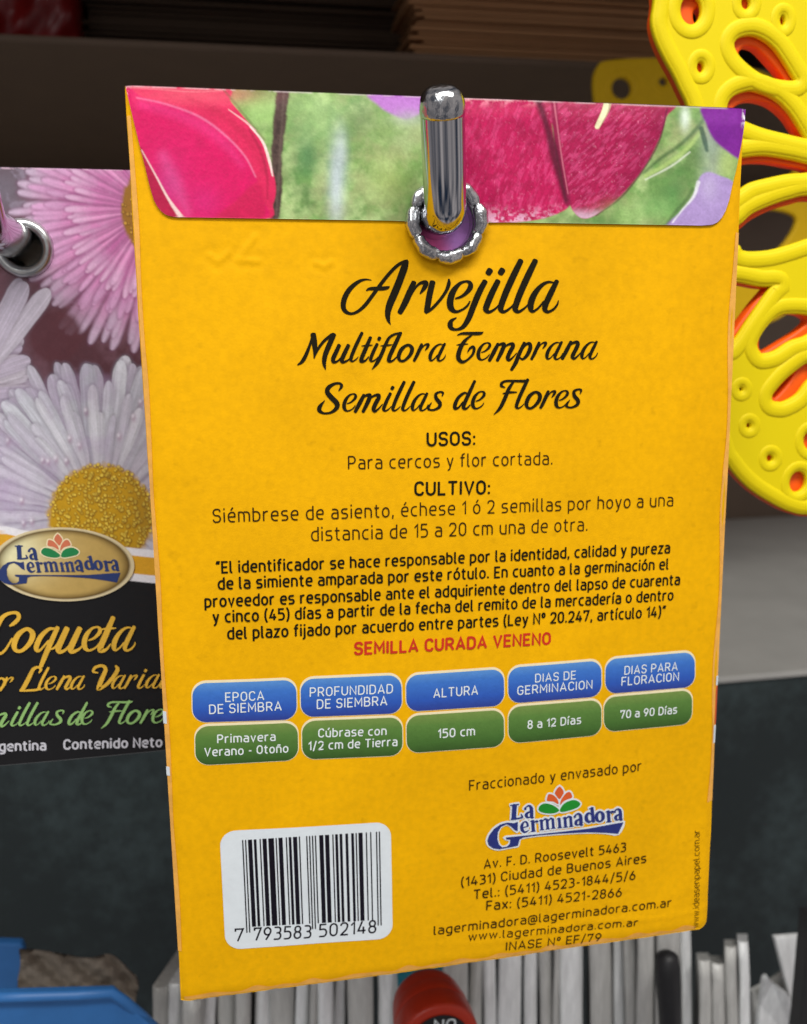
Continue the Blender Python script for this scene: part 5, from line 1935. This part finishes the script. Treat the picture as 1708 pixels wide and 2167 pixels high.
# pink daisy, out of focus in the print, its brown-yellow heart at the packet edge
pt.put((1 - sm(200, 300, np.hypot(x - 322, y - 442) + 60 * (fbm(x, y, 40, 99) - 0.5))) * 0.85, (150, 96, 130))
pt.put(sm(0.45, 0.7, fbm(x, y, 34, 140)) * (1 - sm(20, 90, np.hypot(x - 20, (y - 390)))) * 0.6, (160, 150, 170))
petal_flower(322, 442, 66, 304, 8, 112, ((214, 140, 186), (176, 100, 150)), (112, 66, 98), 21, 5.0, tip=(200, 186, 206))
petal_flower(322, 442, 62, 250, 6.5, 116, ((220, 146, 194), (180, 96, 152)), (130, 70, 112), 22, 4.0, tip=(216, 170, 208))
petal_flower(322, 442, 60, 185, 5.5, 96, ((222, 150, 196), (182, 98, 154)), (140, 76, 120), 23, 4.0, tip=(228, 190, 220))
heart(322, 442, 66, 92, 120, (150, 104, 34), (104, 70, 22), (204, 156, 60), 31)
# maroon gap between the flowers
gap = (1 - sm(0.75, 1.05, np.hypot((x - 118) / 62, (y - 712) / 62)))
pt.put(gap * 0.9, (92, 48, 56))
pt.put((1 - sm(10, 50, np.hypot(x - 150, y - 660))) * 0.4, (92, 48, 56))
# white petals of another flower at the far left
petal_flower(-205, 838, 60, 276, 15, 30, ((214, 206, 218), (190, 178, 198)), (112, 92, 108), 24, 2.0, -0.98, 0.32, 0.05, None, (176, 156, 186))
petal_flower(-120, 900, 60, 360, 17, 3, ((210, 202, 216), (196, 186, 204)), (112, 92, 108), 28, 2.0, -1.08, -0.86, 0.03)
# the big white daisy
petal_flower(214, 1092, 108, 338, 15, 70, ((214, 212, 222), (186, 178, 196)), (112, 104, 120), 25, 2.0, ljit=0.08, root=(176, 168, 182))
petal_flower(214, 1092, 106, 322, 13.5, 64, ((216, 218, 226), (190, 190, 202)), (126, 120, 136), 26, 2.0, ljit=0.12, root=(180, 172, 186))
petal_flower(214, 1092, 104, 262, 11, 54, ((218, 218, 226), (196, 192, 206)), (140, 132, 148), 27, 2.0, ljit=0.2, root=(196, 186, 198))
rr = np.hypot(x - 214, y - 1092)
pt.blob(20, 1040, 60, 90, (178, 150, 190), 0.45)
rq_ = np.random.RandomState(5)
for _ in range(34):                       # dew drops printed on the petals
    an = rq_.uniform(math.pi * 0.95, math.pi * 1.98)
    rd = rq_.uniform(135, 285)
    ox, oy = 214 + rd * math.cos(an), 1092 + rd * math.sin(an)
    pt.blob(ox + 2, oy + 4, 5.5, 9.0, (150, 96, 132), 0.55)
    pt.blob(ox, oy, 3.6, 4.6, (236, 232, 242), 0.85)
pt.put(sm(0.42, 0.75, fbm(x, y, 55, 201)) * sm(110, 130, rr) * (1 - sm(300, 340, rr)) * (1 - sm(1150, 1170, y)) * 0.30, (176, 150, 188))
pt.put(sm(0.45, 0.75, fbm(x, y, 24, 203)) * sm(80, 110, np.hypot(x - 322, y - 442)) * (1 - sm(250, 290, np.hypot(x - 322, y - 442))) * 0.35, (196, 150, 186))
heart(214, 1092, 112, 110, 620, (200, 154, 24), (128, 86, 8), (246, 214, 80), 32)
pt.put((1 - sm(90, 112, rr)) * sm(260, 330, x) * 0.5, (120, 92, 40))
# band and black field
bt = 1160 + (x - 285) * 0.11 - 0.00022 * (x - 285) ** 2
pt.put(sm(-1.5, 1.5, y - bt), (238, 236, 240))
pt.put(sm(-1, 1, y - bt - 16), (226, 168, 40))
pt.put(sm(-1, 1, y - bt - 54), (238, 236, 240))
pt.put(sm(-1, 1, y - bt - 70), (22, 22, 24))
pt.gain(0.93 + 0.14 * fbm(x, y, 3.0, 181, 2))
pt.put((1 - sm(1.5, 4, y - 357 - (x - 150) * 0.012)) * sm(0.4, 0.6, fbm(x, y, 14, 190)) * 0.6, (230, 196, 216))
f3 = grid_faces(nu_, nv_)
ehc = at1(50, 525, LYp)
ctr = np.array([(V3[f[0]] + V3[f[2]]) / 2 for f in f3])
f3 = [f for f, r_ in zip(f3, np.hypot(ctr[:, 0] - ehc[0], ctr[:, 2] - ehc[2]) > 3.9) if r_]
n_ = len(V3)
rim = [i for i in range(nu_)] + [j * nu_ + nu_ - 1 for j in range(1, nv_)] + [(nv_ - 1) * nu_ + i for i in range(nu_ - 2, -1, -1)] + [j * nu_ for j in range(nv_ - 2, 0, -1)]
Vr = V3[rim] + np.array([0, 2.2, 0])
fr_ = [(rim[(q + 1) % len(rim)], rim[q], n_ + q, n_ + (q + 1) % len(rim)) for q in range(len(rim))]
build('envelope_body', np.vstack([V3, Vr]), f3 + fr_, M_gloss, dp, colors=np.vstack([pt.c, np.tile(S((150, 140, 150)), (len(rim), 1))]))

# its eyelet: a rolled ring with a barrel
mb = MB()
ec = at1(50, 525, LYp)
re = (at1(117, 525, LYp)[0] - at1(-14, 525, LYp)[0]) / 2
prof = [(re * 0.60, 14.0), (re * 0.60, 1.5), (re * 0.60, -0.2), (re * 0.66, -0.9), (re * 0.78, -1.25), (re * 0.92, -0.95), (re * 1.0, -0.3), (re * 1.0, 0.1)]
V, Fc = [], []
for r_, yy in prof:
    for a in range(64):
        an = 2 * math.pi * a / 64
        V.append((ec[0] + r_ * math.cos(an), LYp + yy, ec[2] + r_ * math.sin(an)))
for i in range(len(prof) - 1):
    for a in range(64):
        q = (a + 1) % 64
        Fc.append((i * 64 + a, i * 64 + q, (i + 1) * 64 + q, (i + 1) * 64 + a))
mb.add(V, Fc)
mb.build('eyelet', M_ring, dp)

# oval badge
oc = (135.0, 1193.0)
RX, RY = 150.0, 78.0
V2, CO = [], []
fnr = np.linspace(0.02, 1, 26)
for r_ in fnr:
    for a in range(96):
        an = 2 * math.pi * a / 96
        V2.append((oc[0] + RX * r_ * math.cos(an), oc[1] + RY * r_ * math.sin(an) + (0.02 * RX * r_ * math.cos(an))))
        glow = math.exp(-((V2[-1][0] - 20) / 85) ** 2 - ((V2[-1][1] - 1165) / 60) ** 2)
        cbase = S((196, 164, 92)) * (1 - glow) + S((240, 234, 186)) * glow
        k2 = max(0.0, (r_ - 0.76) / 0.17)
        k2 = min(1.0, k2) ** 1.5
        cbase = cbase * (1 - k2) + S((92, 70, 28)) * k2
        if r_ > 0.945:
            cbase = S((222, 206, 164))
        CO.append(cbase)
Fc = []
for i in range(len(fnr) - 1):
    for a in range(96):
        q = (a + 1) % 96
        Fc.append((i * 96 + a, (i + 1) * 96 + a, (i + 1) * 96 + q, i * 96 + q))
uvq = LPl.to2(V2)
bad = fix_normals(build('badge', LPl.to3(uvq, 0.5), Fc, M_gloss, dp, colors=np.array(CO)))
src_ = np.array([[335, 300, 1], [1590, 465, 1], [210, 785, 1]], float)
dst_ = np.array([[190, 275], [1450, 572], [130, 735]], float)
AF = np.linalg.solve(src_, dst_)


def lfn(a, b_):
    p_ = np.array([a, b_, 1.0]) @ AF
    return (p_[0] / 4.616 / 1.2395, (1370 + p_[1] / 4.616) / 1.2395)


logo(bad, LPl, lfn, 1 / 4.45 / 1.2395, M_navy, M_dkorange, M_dkgreen, None, 0.5)
mb = MB()
for pts in petals + leaves:
    px_strokes(mb, LPl, [[(*lfn(a, b_), 5.0) for a, b_ in pts]], 0.53, True, k=3)
fix_normals(mb.build('outline', M_cream, bad))

mb = MB()
script(mb, LPl, [('C', 0), ('o', 152), ('q', 375), ('u', 604), ('e', 862), ('t', 1032), ('a', 1166)], (0, 1580), 3.882, 255, (0, 500, 1400, 490), 0.4)
script(mb, LPl, [('o', -60), ('r', 10), ('L', 245), ('l', 404), ('e', 472), ('n', 584), ('a', 732), ('V', 1010), ('a', 1150), ('r', 1270), ('i', 1415), ('a', 1494), ('d', 1640)],
       (0, 1730), 3.882, 142, (0, 312, 1600, 284), 0.4, 1.12)
fix_normals(mb.build('title_lettering', M_gold, dp))
mb = MB()
script(mb, LPl, [('m', -152), ('i', 128), ('l', 208), ('l', 288), ('a', 362), ('s', 520), ('d', 708), ('e', 838), ('F', 1135), ('l', 1222), ('o', 1300), ('r', 1432), ('e', 1558)],
       (0, 1730), 3.882, 146, (0, 672, 1600, 640), 0.4, 1.16)
fix_normals(mb.build('kind_lettering', M_lgreen, dp))
mb = MB()
din_line(mb, LPl, 'Argentina', (-32, 1588), (97, 1584.5), 18.5, 2.1, 0.4)
din_line(mb, LPl, 'Contenido Neto', (137, 1583), (342, 1577.5), 18.5, 2.1, 0.4)
fix_normals(mb.build('origin_lettering', M_silver, dp))
